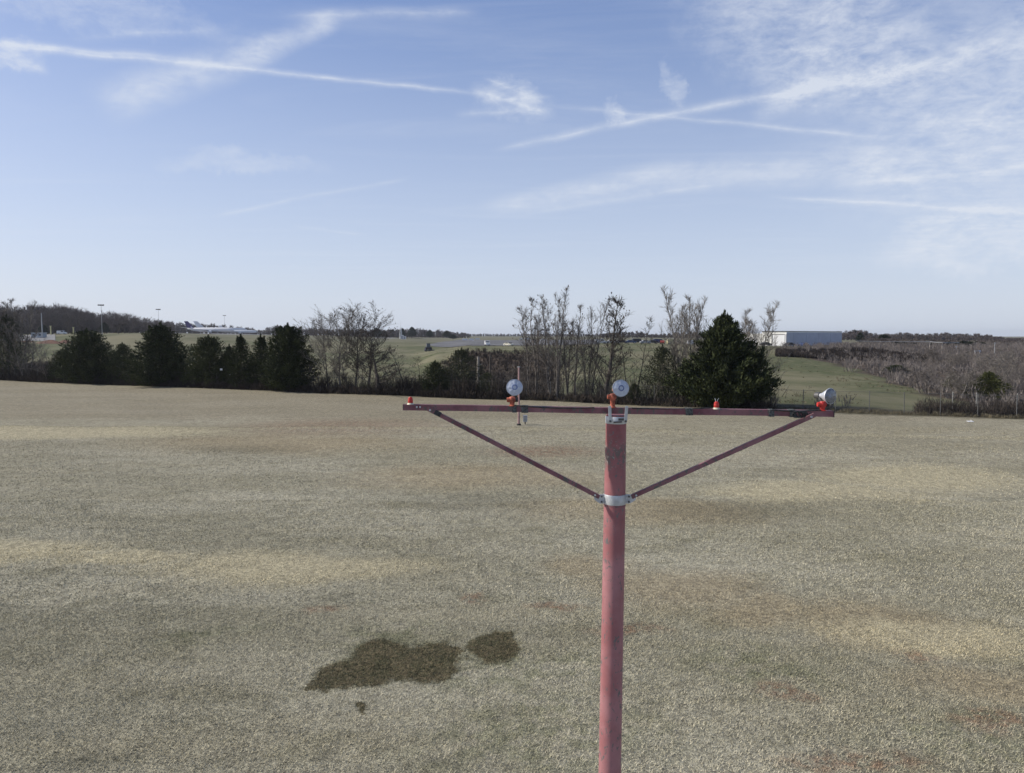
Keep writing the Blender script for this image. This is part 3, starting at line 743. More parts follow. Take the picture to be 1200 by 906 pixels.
def bare(kind, px, top, wpx, off, label, group=None):
    spec = {
     'round': dict(seed=3, wd=7.5, up=.6, nlimb=30, start=.15, round_=True, r0=.12, nsub=13, ntw=12),
     'round2': dict(seed=14, wd=7.5, up=.55, nlimb=26, start=.25, round_=True, r0=.15, seeds=.12, bark='bark_dark', nsub=13, ntw=12),
     'tall': dict(seed=5, wd=5.2, up=.95, nlimb=13, start=.14, r0=.10, trunks=3, seeds=.05, nsub=8, ntw=7, lean=.10),
     'tall2': dict(seed=8, wd=6., up=.9, nlimb=14, start=.12, r0=.12, trunks=3, seeds=.06, nsub=9, ntw=7, lean=.11),
     'dark': dict(seed=11, wd=5., up=.7, nlimb=30, start=.08, r0=.18, trunks=1, seeds=.15, bark='bark_dark', nsub=9, ntw=8, lean=.1),
     'stump': dict(seed=13, wd=7., up=.35, nlimb=22, start=.15, r0=.25, seeds=.3, bark='bark_dark', nsub=11, ntw=9, lean=.1),
     'pale': dict(seed=21, wd=5.5, up=.9, nlimb=17, start=.15, r0=.10, trunks=3, bark='bark_pale', nsub=9, ntw=8, lean=.16),
     'scrubby': dict(seed=31, wd=7., up=.6, nlimb=16, start=.08, r0=.08, trunks=3, nsub=7, ntw=6, bark='bark', lean=.25),
     'thin': dict(seed=41, wd=4.5, up=.5, nlimb=16, start=.25, r0=.06, nsub=6, ntw=6, bark='bark_dark'),
    }[kind]
    if kind not in protoB:
        protoB[kind] = build_bare('bare_tree', **{**spec}); r = protoB[kind]; r['w'] = spec['wd']
    else: r = copy_tree(protoB[kind])
    wbase = protoB[kind]['w']
    return place(r, px, top, off, 10., wbase, wpx, random.uniform(0, 6.28), label, 'tree', group)
bare('pale', 7, 343, 46, 5, 'tall pale bare tree at the left end of the tree line, rising above dark foliage')
bare('pale', 20, 349, 34, 7, 'second tall pale bare tree at the left end, right of the tallest there')
bare('tall', 3, 347, 36, 4, 'tall bare tree cut by the left edge of the view')
bare('scrubby', 30, 366, 44, 3, 'low wide grey bare tree beside the dark foliage at the left end')
bare('scrubby', 57, 400, 36, 2, 'short bare thicket tree just left of the first round cedar')
bare('thin', 44, 392, 26, 6, 'slender bare tree in the gap at the left end of the tree line')
bare('round', 384, 356, 44, 3, 'leftmost bare tree of the round-crowned clump in the middle left')
bare('round', 399, 350, 56, 2, 'tallest pale bare tree of the round-crowned clump, straight trunk')
bare('round2', 416, 353, 44, 4, 'thin-trunked bare tree in the centre of the round-crowned clump')
bare('round2', 431, 349, 60, 2.5, 'dark bare tree with dense twigs on the right of the round-crowned clump')
bare('stump', 443, 402, 58, 1.5, 'short thick dark bare tree leaning over at the right foot of the round clump')
bare('thin', 475, 404, 44, 2, 'single thin bare tree standing apart in the gap right of the round clump')
bare('thin', 491, 416, 26, 2, 'small crooked bare tree left of the little dark cedar')
bare('scrubby', 466, 424, 34, 3, 'low bare bush tree between the round clump and the thin tree')
bare('tall', 626, 346, 46, 4, 'tall bare tree at the left of the upright group behind the left lamp')
bare('tall2', 650, 331, 58, 2, 'tallest bare tree in the upright group, thick low limbs')
bare('tall', 668, 354, 40, 5, 'medium bare tree just right of the tallest upright tree')
bare('tall2', 690, 346, 40, 5, 'narrow bare tree between the tallest tree and the dark-trunked one')
bare('dark', 709, 343, 52, 2, 'dark-trunked bare tree with clinging seed heads, left of the central lamp')
bare('thin', 735, 374, 34, 4, 'slim bare tree right behind the central lamp')
bare('thin', 748, 368, 34, 5, 'second slim bare tree, right of the one behind the central lamp')
bare('pale', 798, 344, 44, 4, 'pale bare tree with twin stems on the left of the pair by the big cedar')
bare('pale', 808, 331, 52, 5, 'tallest pale bare tree just left of the big dark cedar')
bare('pale', 876, 350, 52, 6, 'pale bare tree rising behind the right shoulder of the big cedar')
bare('scrubby', 893, 360, 44, 5, 'bare tree with drooping twigs at the right edge of the big cedar')
bare('scrubby', 600, 425, 44, 4, 'low bare thicket tree behind the left lamp')
for px, top, wd_ in ((612, 405, 26), (634, 410, 24), (660, 420, 22), (676, 415, 24), (697, 425, 22), (722, 420, 24), (758, 415, 26), (768, 425, 22), (641, 430, 20), (618, 428, 20), (684, 432, 20), (783, 400, 30), (406, 415, 26), (424, 420, 26), (372, 425, 26), (585, 432, 24)):
    bare('thin', px, top, wd_, random.uniform(.8, 4), 'thin bare sapling among the taller bare trees on the lawn edge', 'saplings along the tree line')

def sprays(P, D, L, Wd, rnd):
    """elongated leaf sprays: P base, D direction, as triangles"""
    n = len(P); o = rnd.normal(size=(n, 3)); o = np.cross(D, o); o /= np.linalg.norm(o, axis=1)[:, None]+1e-6
    V = np.empty((n, 3, 3)); V[:, 0] = P-o*Wd[:, None]; V[:, 1] = P+o*Wd[:, None]; V[:, 2] = P+D*L[:, None]
    return V
def cedar_arrays(seed, Ht=10., wd=6., power=.8, base=.04, n=7000, fat=.25, leaders=3, gap=.35):
    rnd = np.random.default_rng(seed); out = []
    nb = 260
    # boughs: each an upward-sweeping cluster of sprays
    tb = base+(1-base)*(np.arange(nb)+rnd.random(nb))/nb*.97; az = np.arange(nb)*2.39996+rnd.uniform(-.4, .4, nb)
    prof = np.minimum(1, ((1-tb)/(1-fat)))**power
    lob = 1+.10*np.sin(az*2+seed)+.09*np.sin(az*3+tb*9)
    Lb = wd/2*prof*lob*rnd.uniform(.68, 1.15, nb)
    per = np.maximum(20, (n*(Lb+.25)/(Lb+.25).sum())).astype(int)
    for i in range(nb):
        m = per[i]; s = rnd.random(m)**.62; ca, sa = math.cos(az[i]), math.sin(az[i]); L_ = Lb[i]
        rise = .32*L_*s+.22*L_*s*s
        r = s*L_; jw = .09*wd*(1.05-.6*s)*(.4+.6*prof[i])+.05
        P = np.stack([ca*r, sa*r, Ht*tb[i]*.95+rise*.8-.14*L_], -1)+rnd.normal(size=(m, 3))*np.array([1, 1, .8])*jw[:, None]*.55
        D = np.stack([ca*(.6+0*s), sa*(.6+0*s), .8+0*s], -1)+rnd.normal(size=(m, 3))*.45
        D /= np.linalg.norm(D, axis=1)[:, None]
        out.append(sprays(P, D, rnd.uniform(.16, .40, m)*(wd/6)**.5, rnd.uniform(.035, .085, m)*(wd/6)**.5, rnd))
    for l in range(leaders):
        a = rnd.uniform(0, 6.28); rr = 0 if l == 0 else wd*rnd.uniform(.07, .17); hh_ = Ht*(1 if l == 0 else rnd.uniform(.86, .96))
        m = 240; s = rnd.random(m); P = np.stack([math.cos(a)*rr+0*s, math.sin(a)*rr+0*s, hh_*(.8+.19*s)], -1)+rnd.normal(size=(m, 3))*(.035*wd*(1.12-s))[:, None]
        D = np.stack([0*s, 0*s, 1+0*s], -1)+rnd.normal(size=(m, 3))*.4; D /= np.linalg.norm(D, axis=1)[:, None]
        out.append(sprays(P, D, rnd.uniform(.15, .35, m), rnd.uniform(.03, .06, m), rnd))
    V = np.concatenate(out); V[:, :, 2] = np.maximum(V[:, :, 2], .12)
    return V.reshape(-1, 3)
protoC = {}
def build_cedar(key, seed, matn, trunk_h=.8, r=.14, **kw):
    V = cedar_arrays(seed, **kw); root = empty('cedar_tree')
    tv, tf = [], []; limb(tv, tf, [Vector((0, 0, -.1)), Vector((.05, 0, 4)), Vector((0, .04, 8.3))], [r, r*.6, .02], 6)
    rnd = random.Random(seed)
    for i in range(16):
        t = rnd.uniform(.04, .7); a = i*2.4; L_ = kw.get('wd', 6)*.36*(1-t); p0 = Vector((0, 0, 10*t))
        limb(tv, tf, [p0, p0+Vector((math.cos(a)*L_*.5, math.sin(a)*L_*.5, L_*.15)), p0+Vector((math.cos(a)*L_, math.sin(a)*L_, L_*.45))], [.045, .03, .01], 3)
    link('trunk', newmesh('trunk', tv, tf, M['bark_dark'], True), root)
    link('crown', newmesh('crown', V, np.arange(len(V)).reshape(-1, 3), M[matn]), root)
    return root
CED = {'wide': dict(seed=1, matn='cedar', wd=8., power=.5, fat=.3, n=20000, base=.02),
       'wide2': dict(seed=44, matn='cedar_mix', wd=8., power=.42, fat=.25, n=16000, base=.02, leaders=6),
       'cone': dict(seed=2, matn='cedar', wd=7., power=.62, fat=.2, n=20000, base=.02, leaders=4),
       'spire': dict(seed=6, matn='cedar', wd=4.2, power=.7, fat=.3, n=12000, base=.02, leaders=2),
       'block': dict(seed=9, matn='cedar', wd=6.5, power=.45, fat=.4, n=24000, base=.02, leaders=7),
       'big': dict(seed=12, matn='cedar', wd=9.5, power=.85, fat=.12, n=42000, base=.02, leaders=5),
       'small': dict(seed=17, matn='cedar', wd=8.5, power=.55, fat=.3, n=11000, base=.02, leaders=3),
       'loose': dict(seed=19, matn='cedar_loose', wd=7.5, power=.6, fat=.4, n=6500, base=.02, leaders=4),
       'olive': dict(seed=23, matn='cedar_olive', wd=9., power=.8, fat=.2, n=11000, base=.02, leaders=3)}
def cedar(kind, px, top, wpx, off, label, name_cat='cedar', matn=None, group=None):
    if kind not in protoC: protoC[kind] = r = build_cedar(kind, **CED[kind])
    else: r = copy_tree(protoC[kind])
    return place(r, px, top, off, 10.1, CED[kind]['wd'], wpx, random.uniform(0, 6.28), label, name_cat, group)
cedar('loose', 10, 366, 40, 4, 'dark ragged evergreen at the far left end of the tree line')
cedar('small', 74, 407, 30, 3, 'small dark cedar tucked against the left side of the first broad cedar')
cedar('wide', 103, 383, 62, 2, 'first broad dark cedar from the left, in front of the green bank')
cedar('small', 144, 400, 34, 3, 'lower rounded cedar between the first and second broad cedars')
cedar('cone', 189, 376, 66, 2, 'pointed broad cedar standing below the thin light mast')
cedar('wide2', 245, 391, 50, 3, 'olive-tinged rounded cedar with white notice plates at its right foot')
cedar('spire', 269, 402, 26, 3.6, 'low dark cedar filling the gap beside the olive-tinged rounded cedar')
cedar('spire', 283, 390, 34, 2, 'narrow spire-topped cedar right of the notice plates')
cedar('spire', 306, 390, 32, 3, 'ragged narrow cedar leaning against the tall blocky one')
cedar('block', 338, 377, 56, 1.5, 'tall blocky cedar with many small tips, at the right of the cedar row')
cedar('small', 510, 421, 32, 2, 'little dark cedar alone in the gap below the parked tractor')
cedar('loose', 541, 406, 46, 3.5, 'loose grey-green evergreen shrub beside the weathered poles')
cedar('loose', 571, 435, 30, 2.5, 'low loose evergreen shrub at the foot of the dark weathered pole')
cedar('loose', 776, 402, 42, 3, 'loose open evergreen to the left of the big dark cedar')
cedar('small', 744, 448, 18, 1.5, 'knee-high dark evergreen bush right of the central lamp')
cedar('big', 848, 361, 91, 1.2, 'largest dark cedar, broad and pointed, behind the right half of the crossbar')
cedar('olive', 1160, 434, 50, (100,), 'yellow-green cedar among bare scrub at the right edge')
cedar('olive', 1117, 437, 18, (118,), 'small olive cedar in the scrub left of the yellow-green one')
cedar('small', 1050, 427, 30, (150,), 'small dark cedar on the scrubby slope below the bank')

# weathered poles beyond the fence
def wpole(px, y0, y1, d, r, m, label):
    u = (px-600)/F; x = u*d; z0 = tz1(x, d); z1 = at(px, y0, d).z
    o = empty('weathered_pole', (x, d, z0)); h_ = z1-z0
    MB().tube([(0, 0, -.2), (.03, 0, h_*.5), (.05, .02, h_)], [r, r*.9, r*.8], 8).build('shaft', M[m], o, True)
    MB().tube([(.05, .02, h_-.02), (.06, .02, h_+.12)], [r*.85, r*.2], 8).build('broken_top', M['bark_dark'], o)
    MB().beam((-.04, 0, h_*.72), (.5, .05, h_*.78), r*.5, r*.5).build('branch_stub', M[m], o); tag(o, label, 'pole')
wpole(539.5, 411, 440, 106, .12, 'bark_pale', 'thin pale pole left of the stout weathered one')
wpole(560, 418, 446, 101, .20, 'wood', 'stout pale weathered pole in the gap before the dark bank')
wpole(574, 417, 452, 99, .13, 'bark_dark', 'dark pole with a pale tip, right of the stout weathered one')
wpole(642, 398, 445, 104, .10, 'bark_pale', 'tall pale snag standing behind the bare trees left of the central lamp')

# ------------------------------------------------------------------ brush
def brush(name, X, Y, hmin, hmax, per, wid, mat_, label, lean=.25, kind='stuff', cat='scrub', rb=.35):
    n = len(X)*per; cx = np.repeat(X, per); cy = np.repeat(Y, per); hh_ = np.repeat(rng.uniform(hmin, hmax, len(X)), per)
    r = rng.normal(size=n)*rb*hh_; a = rng.uniform(0, 6.283, n)
    bx_, by_ = cx+np.cos(a)*np.abs(r)*.6, cy+np.sin(a)*np.abs(r)*.6; z = tz(bx_, by_)
    zb = rng.random(n)**1.3*hh_*.75
    L_ = (hh_-zb)*rng.uniform(.35, 1., n)
    D = np.stack([np.cos(a)*lean+rng.normal(size=n)*lean, np.sin(a)*lean+rng.normal(size=n)*lean, np.ones(n)], -1); D /= np.linalg.norm(D, axis=1)[:, None]
    P = np.stack([bx_, by_, z+zb-.03], -1)
    V = sprays(P, D, L_, np.full(n, wid)*rng.uniform(.6, 1.5, n), rng)
    o = link(name, newmesh(name, V.reshape(-1, 3), np.arange(n*3).reshape(-1, 3), M[mat_])); tag(o, label, cat, kind=kind); return o
def strip(px0, px1, o0, o1, n):
    px = rng.uniform(px0, px1, n); u = (px-600)/F; Y = line_Y(u)+rng.uniform(o0, o1, n); return u*Y, Y
X, Y = strip(-60, 905, -.2, 3., 3600); k_ = (600+F*X/Y < 590) | (rng.random(len(X)) < .45); X, Y = X[k_], Y[k_]
brush('undergrowth', X, Y, .4, 1.3, 34, .026, 'scrub_dark', 'dark leafless undergrowth along the foot of the tree line')
X, Y = strip(-60, 590, .6, 5, 430); brush('tall_undergrowth', X, Y, 1.2, 3.2, 50, .024, 'scrub_dark', 'taller tangled brush between the tree trunks')
X, Y = strip(560, 905, .8, 9, 120); brush('pale_undergrowth', X, Y, 1.2, 3.6, 46, .022, 'twigs', 'pale tangled twigs between the bare trunks right of the centre')
X, Y = strip(-60, 1500, .1, 3.2, 3600); brush('dry_weeds', X, Y, .12, .5, 14, .02, 'weeds', 'dry uncut weeds under the boundary fence')
X, Y = strip(1075, 1400, 1.5, 5., 260); brush('fence_scrub', X, Y, .8, 2.1, 50, .022, 'scrub_dark', 'dark bare scrub pressed against the fence on the right')
def zone_pts(n, px0, px1, d0, d1, which):
    px = rng.uniform(px0, px1, n); Y = np.sqrt(rng.uniform(d0*d0, d1*d1, n)); X = (px-600)/F*Y
    be_, sc2, _ = zones(X, Y); k = rng.random(n) < sc2; return X[k], Y[k]
X, Y = zone_pts(1500, 512, 668, 96, 170, 0); brush('bank_scrub', X, Y, .5, 1.5, 30, .035, 'vines', 'dark vines and scrub covering the bank below the runway')
X, Y = zone_pts(5200, 900, 1500, 78, 330, 0); brush('hillside_scrub', X, Y, .8, 2.6, 34, .045, 'scrub', 'brown leafless scrub covering the hillside on the right')
px_ = rng.uniform(985, 1480, 900); d_ = rng.uniform(150, 225, 900); k_ = d_ > np.interp(px_, [985, 1060, 1200], [172, 165, 120]); px_, d_ = px_[k_], d_[k_]
px2 = rng.uniform(910, 1085, 1500); d2 = rng.uniform(198, 218, 1500)
brush('dark_bank_vines', (px2-600)/F*d2, d2, .5, 1.7, 34, .06, 'vines', 'dark vines hanging over the steep bank below the hangar')
for nn, p0, p1, d0, d1, mt, lb in ((1500, 880, 1120, 84, 215, 'weeds', 'rough dry tussocks dotting the green slope on the right'), (2200, 100, 900, 120, 330, 'weeds', 'rough dry tussocks dotting the green field behind the tree line')):
    px_ = rng.uniform(p0, p1, nn); d_ = np.sqrt(rng.uniform(d0*d0, d1*d1, nn)); x_ = (px_-600)/F*d_
    k_ = (zones(x_, d_)[1] < .3) & (np.sin(x_*.11+d_*.05)+np.sin(d_*.09-x_*.04)+rng.normal(size=nn)*.5 > .35)
    brush('field_tussocks', x_[k_], d_[k_], .12, .5, 16, .035, mt, lb, .5, rb=1.4)
X, Y = strip(20, 120, 12, 60, 260); brush('left_scrub', X, Y, .8, 2.4, 40, .035, 'scrub_dark', 'dark bare scrub seen through the gap at the left end')

# small bare trees on the right hillside
rr_ = random.Random(99)
for i in range(46):
    px = rr_.uniform(1075, 1330); d = rr_.uniform(100, 215); u = (px-600)/F
    e = tz1(u*d, d); ypix = 394+(H-e)/d*F; top = ypix-rr_.uniform(3.2, 6)*F/d
    r = bare(rr_.choice(['scrubby', 'pale', 'tall']), px, top, rr_.uniform(3.2, 5.2)*F/d, (d,), 'small grey bare tree in the leafless scrub on the right hillside', 'bare trees on the right hillside')

# ------------------------------------------------------------------ distant woods
def template(seed, n=150, Ht=10., wd=7.5, tw=.10, pine=False):
    rnd = np.random.default_rng(seed)
    if pine:
        V = cedar_arrays(seed, Ht=10., wd=5.5, power=.6, fat=.4, n=n*2, base=.18, leaders=1); V = V.reshape(-1, 3, 3)
        c = V.mean(axis=1, keepdims=True); return c+(V-c)*2.1
    P = []; D = []; L_ = []; Wd_ = []
    P.append((0, 0, 0)); D.append((0, 0, 1)); L_.append(Ht*.85); Wd_.append(.16)
    for i in range(n):
        t = rnd.uniform(.03, .96); a = rnd.uniform(0, 6.28); pr = math.sqrt(max(.05, 1-((t-.58)/.48)**2)); r = pr*wd/2*rnd.random()**.6
        P.append((math.cos(a)*r*.55, math.sin(a)*r*.55, Ht*t*.86)); k = rnd.uniform(.2, .9)
        d = np.array([math.cos(a)*k+rnd.normal()*.25, math.sin(a)*k+rnd.normal()*.25, 1.]); D.append(d/np.linalg.norm(d)); L_.append(rnd.uniform(.8, 2.2)); Wd_.append(rnd.uniform(.4, 1)*tw)
    return sprays(np.array(P, float), np.array(D, float), np.array(L_), np.array(Wd_), rnd)
TEM = [template(50+i, 340, tw=.15) for i in range(5)]; TEMD = [template(60+i, 150, tw=.42) for i in range(5)]; TEMF = [template(90+i, 90, tw=1.0) for i in range(4)]; TEMP = [template(70+i, 260, pine=True) for i in range(3)]
PROF = [(-400, 352), (0, 358), (20, 360), (50, 356), (80, 358), (100, 362), (116, 367), (127, 365), (150, 367), (170, 371), (190, 375), (210, 377), (240, 379), (292, 382), (306, 386), (325, 380), (345, 382), (370, 384), (450, 386.5), (475, 385), (500, 384.5), (535, 389), (550, 390.6), (600, 391), (700, 391), (722, 389.5), (750, 387.5), (772, 391), (792, 388.5), (820, 389), (870, 389), (985, 388), (1002, 386), (1012, 387), (1030, 391), (1056, 388), (1080, 391), (1100, 389), (1130, 391.5), (1150, 391), (1182, 396), (1200, 397), (1700, 396)]
def wood(name, spans, rows, label, tem, matn='farwood', jit=.2, drop=0.):
    out = []
    for (p0, p1, d, step) in spans:
        for r_ in range(rows):
            dd = d*(1+.035*r_) if r_ != rows-1 else d*.985
            px = p0+random.random()*step
            while px < p1:
                D_ = dd*random.uniform(.985, 1.02); u = (px-600)/F; x = u*D_; z0 = tz1(x, D_)
                top = np.interp(px, [a for a, _ in PROF], [b for _, b in PROF])
                h_ = (at(px, top, d).z-tz1(u*d, d))*random.uniform(1-jit*1.6, 1.14)*(.72 if r_ == rows-1 else 1)+drop; h_ = max(h_, 3)
                T = tem[random.randrange(len(tem))]; a = random.uniform(0, 6.28); s = max(h_, 7)/10*random.uniform(.85, 1.2)
                V = T*np.array([s, s, h_/9.7]); ca, sa = math.cos(a), math.sin(a)
                V = np.stack([V[..., 0]*ca-V[..., 1]*sa+x, V[..., 0]*sa+V[..., 1]*ca+D_, V[..., 2]+z0-.2], -1); out.append(V)
                px += step*random.uniform(.6, 1.4)
    V = np.concatenate(out).reshape(-1, 3)
    return tag(link(name, newmesh(name, V, np.arange(len(V)).reshape(-1, 3), M[matn])), label, 'wood', kind='stuff')
wood('ridge_wood', [(-330, 205, 455, 6)], 6, 'leafless wood covering the ridge on the left', TEM)
wood('far_wood', [(195, 372, 830, 5.0), (365, 470, 1000, 4.2), (440, 552, 960, 4.4)], 5, 'distant leafless wood across the airfield', TEMD)
wood('horizon_wood', [(540, 720, 2100, 2.6), (705, 880, 950, 4.6)], 4, 'low band of woodland on the horizon', TEMF)
wood('right_wood', [(980, 1500, 620, 5.)], 6, 'leafless wood on the skyline to the right', TEMD)
wood('valley_wood', [(1010, 1480, 330, 9.)], 2, 'bare trees in the dip beyond the right hillside', TEM, drop=-3.)
# individual trees standing at the front of the left ridge
pr = []
for k in range(3):
    (a, b), (c, d), _ = bare_tree(80+k, wd=7.5, up=.6, nlimb=16, start=.25, round_=True, r0=.16, nsub=6, ntw=5, twigw=.09)
    r = empty('bare_tree'); link('trunk', newmesh('trunk', a, b, M['bark_dark']), r); link('crown', newmesh('crown', c, d, M['farwood']), r); pr.append(r)
px = -30; i = 0
while px < 200:
    r = pr[i] if i < 3 else copy_tree(pr[i % 3]); i += 1
    top = np.interp(px, [a for a, _ in PROF], [b for _, b in PROF])+random.uniform(-2.5, 3)
    place(r, px, top, (random.uniform(405, 440),), 10., 7.5, random.uniform(17, 26), random.uniform(0, 6.28), 'leafless tree at the front of the wood on the left ridge', 'tree', 'trees at the front of the left ridge wood'); px += random.uniform(5, 8)
pinep = []
def pine(px, top, w_, d, label, group=None):
    if len(pinep) < 3:
        T = TEMP[len(pinep)]; r = empty('pine_tree'); tv, tf = [], []; limb(tv, tf, [Vector((0, 0, -.2)), Vector((0, 0, 8))], [.22, .05], 6)
        link('trunk', newmesh('trunk', tv, tf, M['bark_dark']), r); V = T.reshape(-1, 3); link('crown', newmesh('crown', V, np.arange(len(V)).reshape(-1, 3), M['pine']), r); pinep.append(r)
    else: r = copy_tree(pinep[random.randrange(3)])
    place(r, px, top, (d,), 10., 5.5, w_, random.uniform(0, 6.28), label, 'pine', group)
pine(442, 383.5, 9, 700, 'lone dark pine in the distance just right of the round bare clump')
pine(483, 382.5, 9, 850, 'tallest round-topped pine right of the lattice mast')
pine(472, 384, 6, 880, 'slim pine immediately behind the lattice mast'); pine(504, 386, 7, 860, 'middle pine of the distant dark row')
pine(524, 387, 9, 850, 'dark pine near the right end of the distant row'); pine(531, 391.5, 8, 700, 'lowest dark tree at the right end of the distant row')
pine(1007, 389, 8, 420, 'small dark pine just right of the hangar'); pine(1035, 391, 14, 380, 'round dark pine standing in front of the right skyline wood')
pine(52, 380, 9, 395, 'dark evergreen behind the grey cabin on the left'); pine(124, 377, 9, 395, 'dark evergreen right behind the tall light mast on the left')
for i, px in enumerate(np.linspace(1046, 1166, 17)):
    t_ = np.interp(px, [1046, 1080, 1100, 1140, 1166], [400, 402, 401, 399.5, 404])+random.uniform(-1, 1)
    pine(float(px)+random.uniform(-2, 2), t_, 15, random.uniform(300, 322), 'dark evergreen in the low grove behind the right hillside', 'evergreens in the low grove')

#@@MORE
# ------------------------------------------------------------------ airfield
def sheet(name, m, px0, px1, d0, d1, nx_=30, ny_=24, lift=.10, cond=None):
    V, Fc = [], []
    for j in range(ny_+1):
        d = d0+(d1-d0)*j/ny_
        for i in range(nx_+1):
            pa = px0(d) if callable(px0) else px0; px = pa+(px1-pa)*i/nx_
            x = (px-600)/F*d; V.append((x, d, tz1(x, d)+lift))
    for j in range(ny_):
        for i in range(nx_):
            px = 0; d = d0+(d1-d0)*(j+.5)/ny_
            if cond and not cond(px, d): continue
            a = j*(nx_+1)+i; Fc.append((a, a+1, a+nx_+2, a+nx_+1))
    return tag(link(name, newmesh(name, V, Fc, m, True)), kind='structure')
sheet('runway', M['asphalt'], lambda d: float(np.interp(d, [292, 320, 345, 380, 440, 560], [560, 548, 508, 500, 515, 540])), 700, 292, 560, 40, 40, .16)
sheet('apron', M['gravel'], 20, 330, 585, 690, 50, 12, .25)
sheet('gravel_yard', M['gravel'], -40, 66, 318, 392, 30, 14, .16)
sheet('service_road', M['gravel'], 440, 500, 600, 640, 14, 6, .25)

def pin(px, d, dz=0.): u = (px-600)/F; return Vector((u*d, d, tz1(u*d, d)+dz))
# --- hangar
K = pin(921, 300); K.z -= .3
hg = empty('hangar', K); tag(hg, 'large white flat-roofed hangar with a blue-grey side wall above the green slope', 'hangar')
htop = at(921, 388.2, 300).z-K.z
dl = Vector((-.62, .78, 0)).normalized(); dr_ = Vector((.78, .62, 0)).normalized()
def wlen(px, dirv):
    k = (px-600)/F; return (k*K.y-K.x)/(dirv.x-k*dirv.y)
LL, LR = wlen(892, dl), wlen(985.5, dr_)
def panel_wall(o, dirv, n, l0, l1, h0, h1, m, name, prof_w, parent):
    nrm = Vector((dirv.y, -dirv.x, 0)); nrm = nrm if nrm.y < 0 else -nrm
    me = {}
    w_ = (l1-l0)/n
    for i in range(n):
        mb = MB(); a = o+dirv*(l0+w_*i+.03); b_ = o+dirv*(l0+w_*(i+1)-.03); o2 = nrm*.05*(i % 2)
        mb.beam(a+o2+Vector((0, 0, (h0+h1)/2)), b_+o2+Vector((0, 0, (h0+h1)/2)), .12, h1-h0); mb.build(name, m, parent)
Z0 = Vector((0, 0, 0))
mb = MB(); P_ = [Z0, dr_*LR, dr_*LR+dl*LL, dl*LL]; b_ = len(mb.v)
mb.v = [tuple(p+Vector((0, 0, 0))) for p in P_]+[tuple(p+Vector((0, 0, htop-.1))) for p in P_]
mb.f = [(0, 1, 5, 4), (1, 2, 6, 5), (2, 3, 7, 6), (3, 0, 4, 7), (4, 5, 6, 7)]
mb.build('wall', M['steelwall'], hg)
hr = htop*.955
panel_wall(Z0+Vector((.0, -.12, 0)), dr_, 9, .2, LR, 0, hr-.35, M['bluewall'], 'side_panel', 1, hg)
panel_wall(Z0+Vector((-.10, -.06, 0)), dl, 5, LL*.58, LL-.1, 0, hr-.6, M['steelwall'], 'front_panel', 1, hg)
mb = MB(); mb.beam(Vector((-.16, -.1, htop*.42)), dl*.0+dl*1.2+Vector((-.16, -.1, htop*.42)), .2, htop*.84); mb.build('corner_pilaster', M['white'], hg)
door = MB().beam(dl*(LL*.07)+Vector((-.14, -.12, htop*.38)), dl*(LL*.54)+Vector((-.14, -.12, htop*.38)), .1, htop*.76).build('hangar_door', M['white'], hg)
for k in range(1, 6):
    a_ = Vector((-.2, -.18, htop*.76*k/6)); MB().beam(dl*(LL*.07)+a_, dl*(LL*.54)+a_, .05, .05).build('door_rail', M['galv'], door)
MB().beam(dl*(LL*.05)+Vector((-.18, -.14, htop*.79)), dl*(LL*.56)+Vector((-.18, -.14, htop*.79)), .2, .22).build('door_header', M['roofdark'], hg)
for t_ in (.045, .565): MB().box(dl*(LL*t_)+Vector((-.18, -.15, htop*.4)), (.25, .25, htop*.8)).build('door_jamb', M['roofdark'], hg)
mb = MB(); c4 = [p*1.0 for p in P_]; ctr = sum(P_, Vector())/4
q4 = [ctr+(p-ctr)*1.015 for p in P_]
mb.v = [tuple(p+Vector((0, 0, htop-.12))) for p in q4]+[tuple(p+Vector((0, 0, htop+.1))) for p in q4]
mb.f = [(3, 2, 1, 0), (4, 5, 6, 7), (0, 1, 5, 4), (1, 2, 6, 5), (2, 3, 7, 6), (3, 0, 4, 7)]
mb.build('roof', M['roofdark'], hg)
K2 = Vector(hg.location)+dl*(LL+.4)
an = empty('hangar_annex', K2); tag(an, 'lower white annex joined to the left end of the big hangar, half hidden by twigs', 'building')
LA = ((868-600)/F*K2.y-K2.x)/(dl.x-(868-600)/F*dl.y); LA = min(abs(LA), 26)
ha = at(885, 391.5, K2.y+6).z-K2.z
P_ = [Z0, dr_*20, dr_*20+dl*LA, dl*LA]; mb = MB()
mb.v = [tuple(p) for p in P_]+[tuple(p+Vector((0, 0, ha))) for p in P_]; mb.f = [(0, 1, 5, 4), (1, 2, 6, 5), (2, 3, 7, 6), (3, 0, 4, 7), (4, 5, 6, 7)]
mb.build('wall', M['steelwall'], an); ctr = sum(P_, Vector())/4; q4 = [ctr+(p-ctr)*1.02 for p in P_]; mb = MB()
mb.v = [tuple(p+Vector((0, 0, ha-.05))) for p in q4]+[tuple(p+Vector((0, 0, ha+.2))) for p in q4]; mb.f = [(3, 2, 1, 0), (4, 5, 6, 7), (0, 1, 5, 4), (1, 2, 6, 5), (2, 3, 7, 6), (3, 0, 4, 7)]
mb.build('roof', M['steelwall'], an)
for k in range(4): MB().beam(dl*(2+k*LA*.24)+Vector((-.1, -.08, ha*.36)), dl*(2+k*LA*.24+LA*.15)+Vector((-.1, -.08, ha*.36)), .1, ha*.72).build('roller_door', M['white'], an)

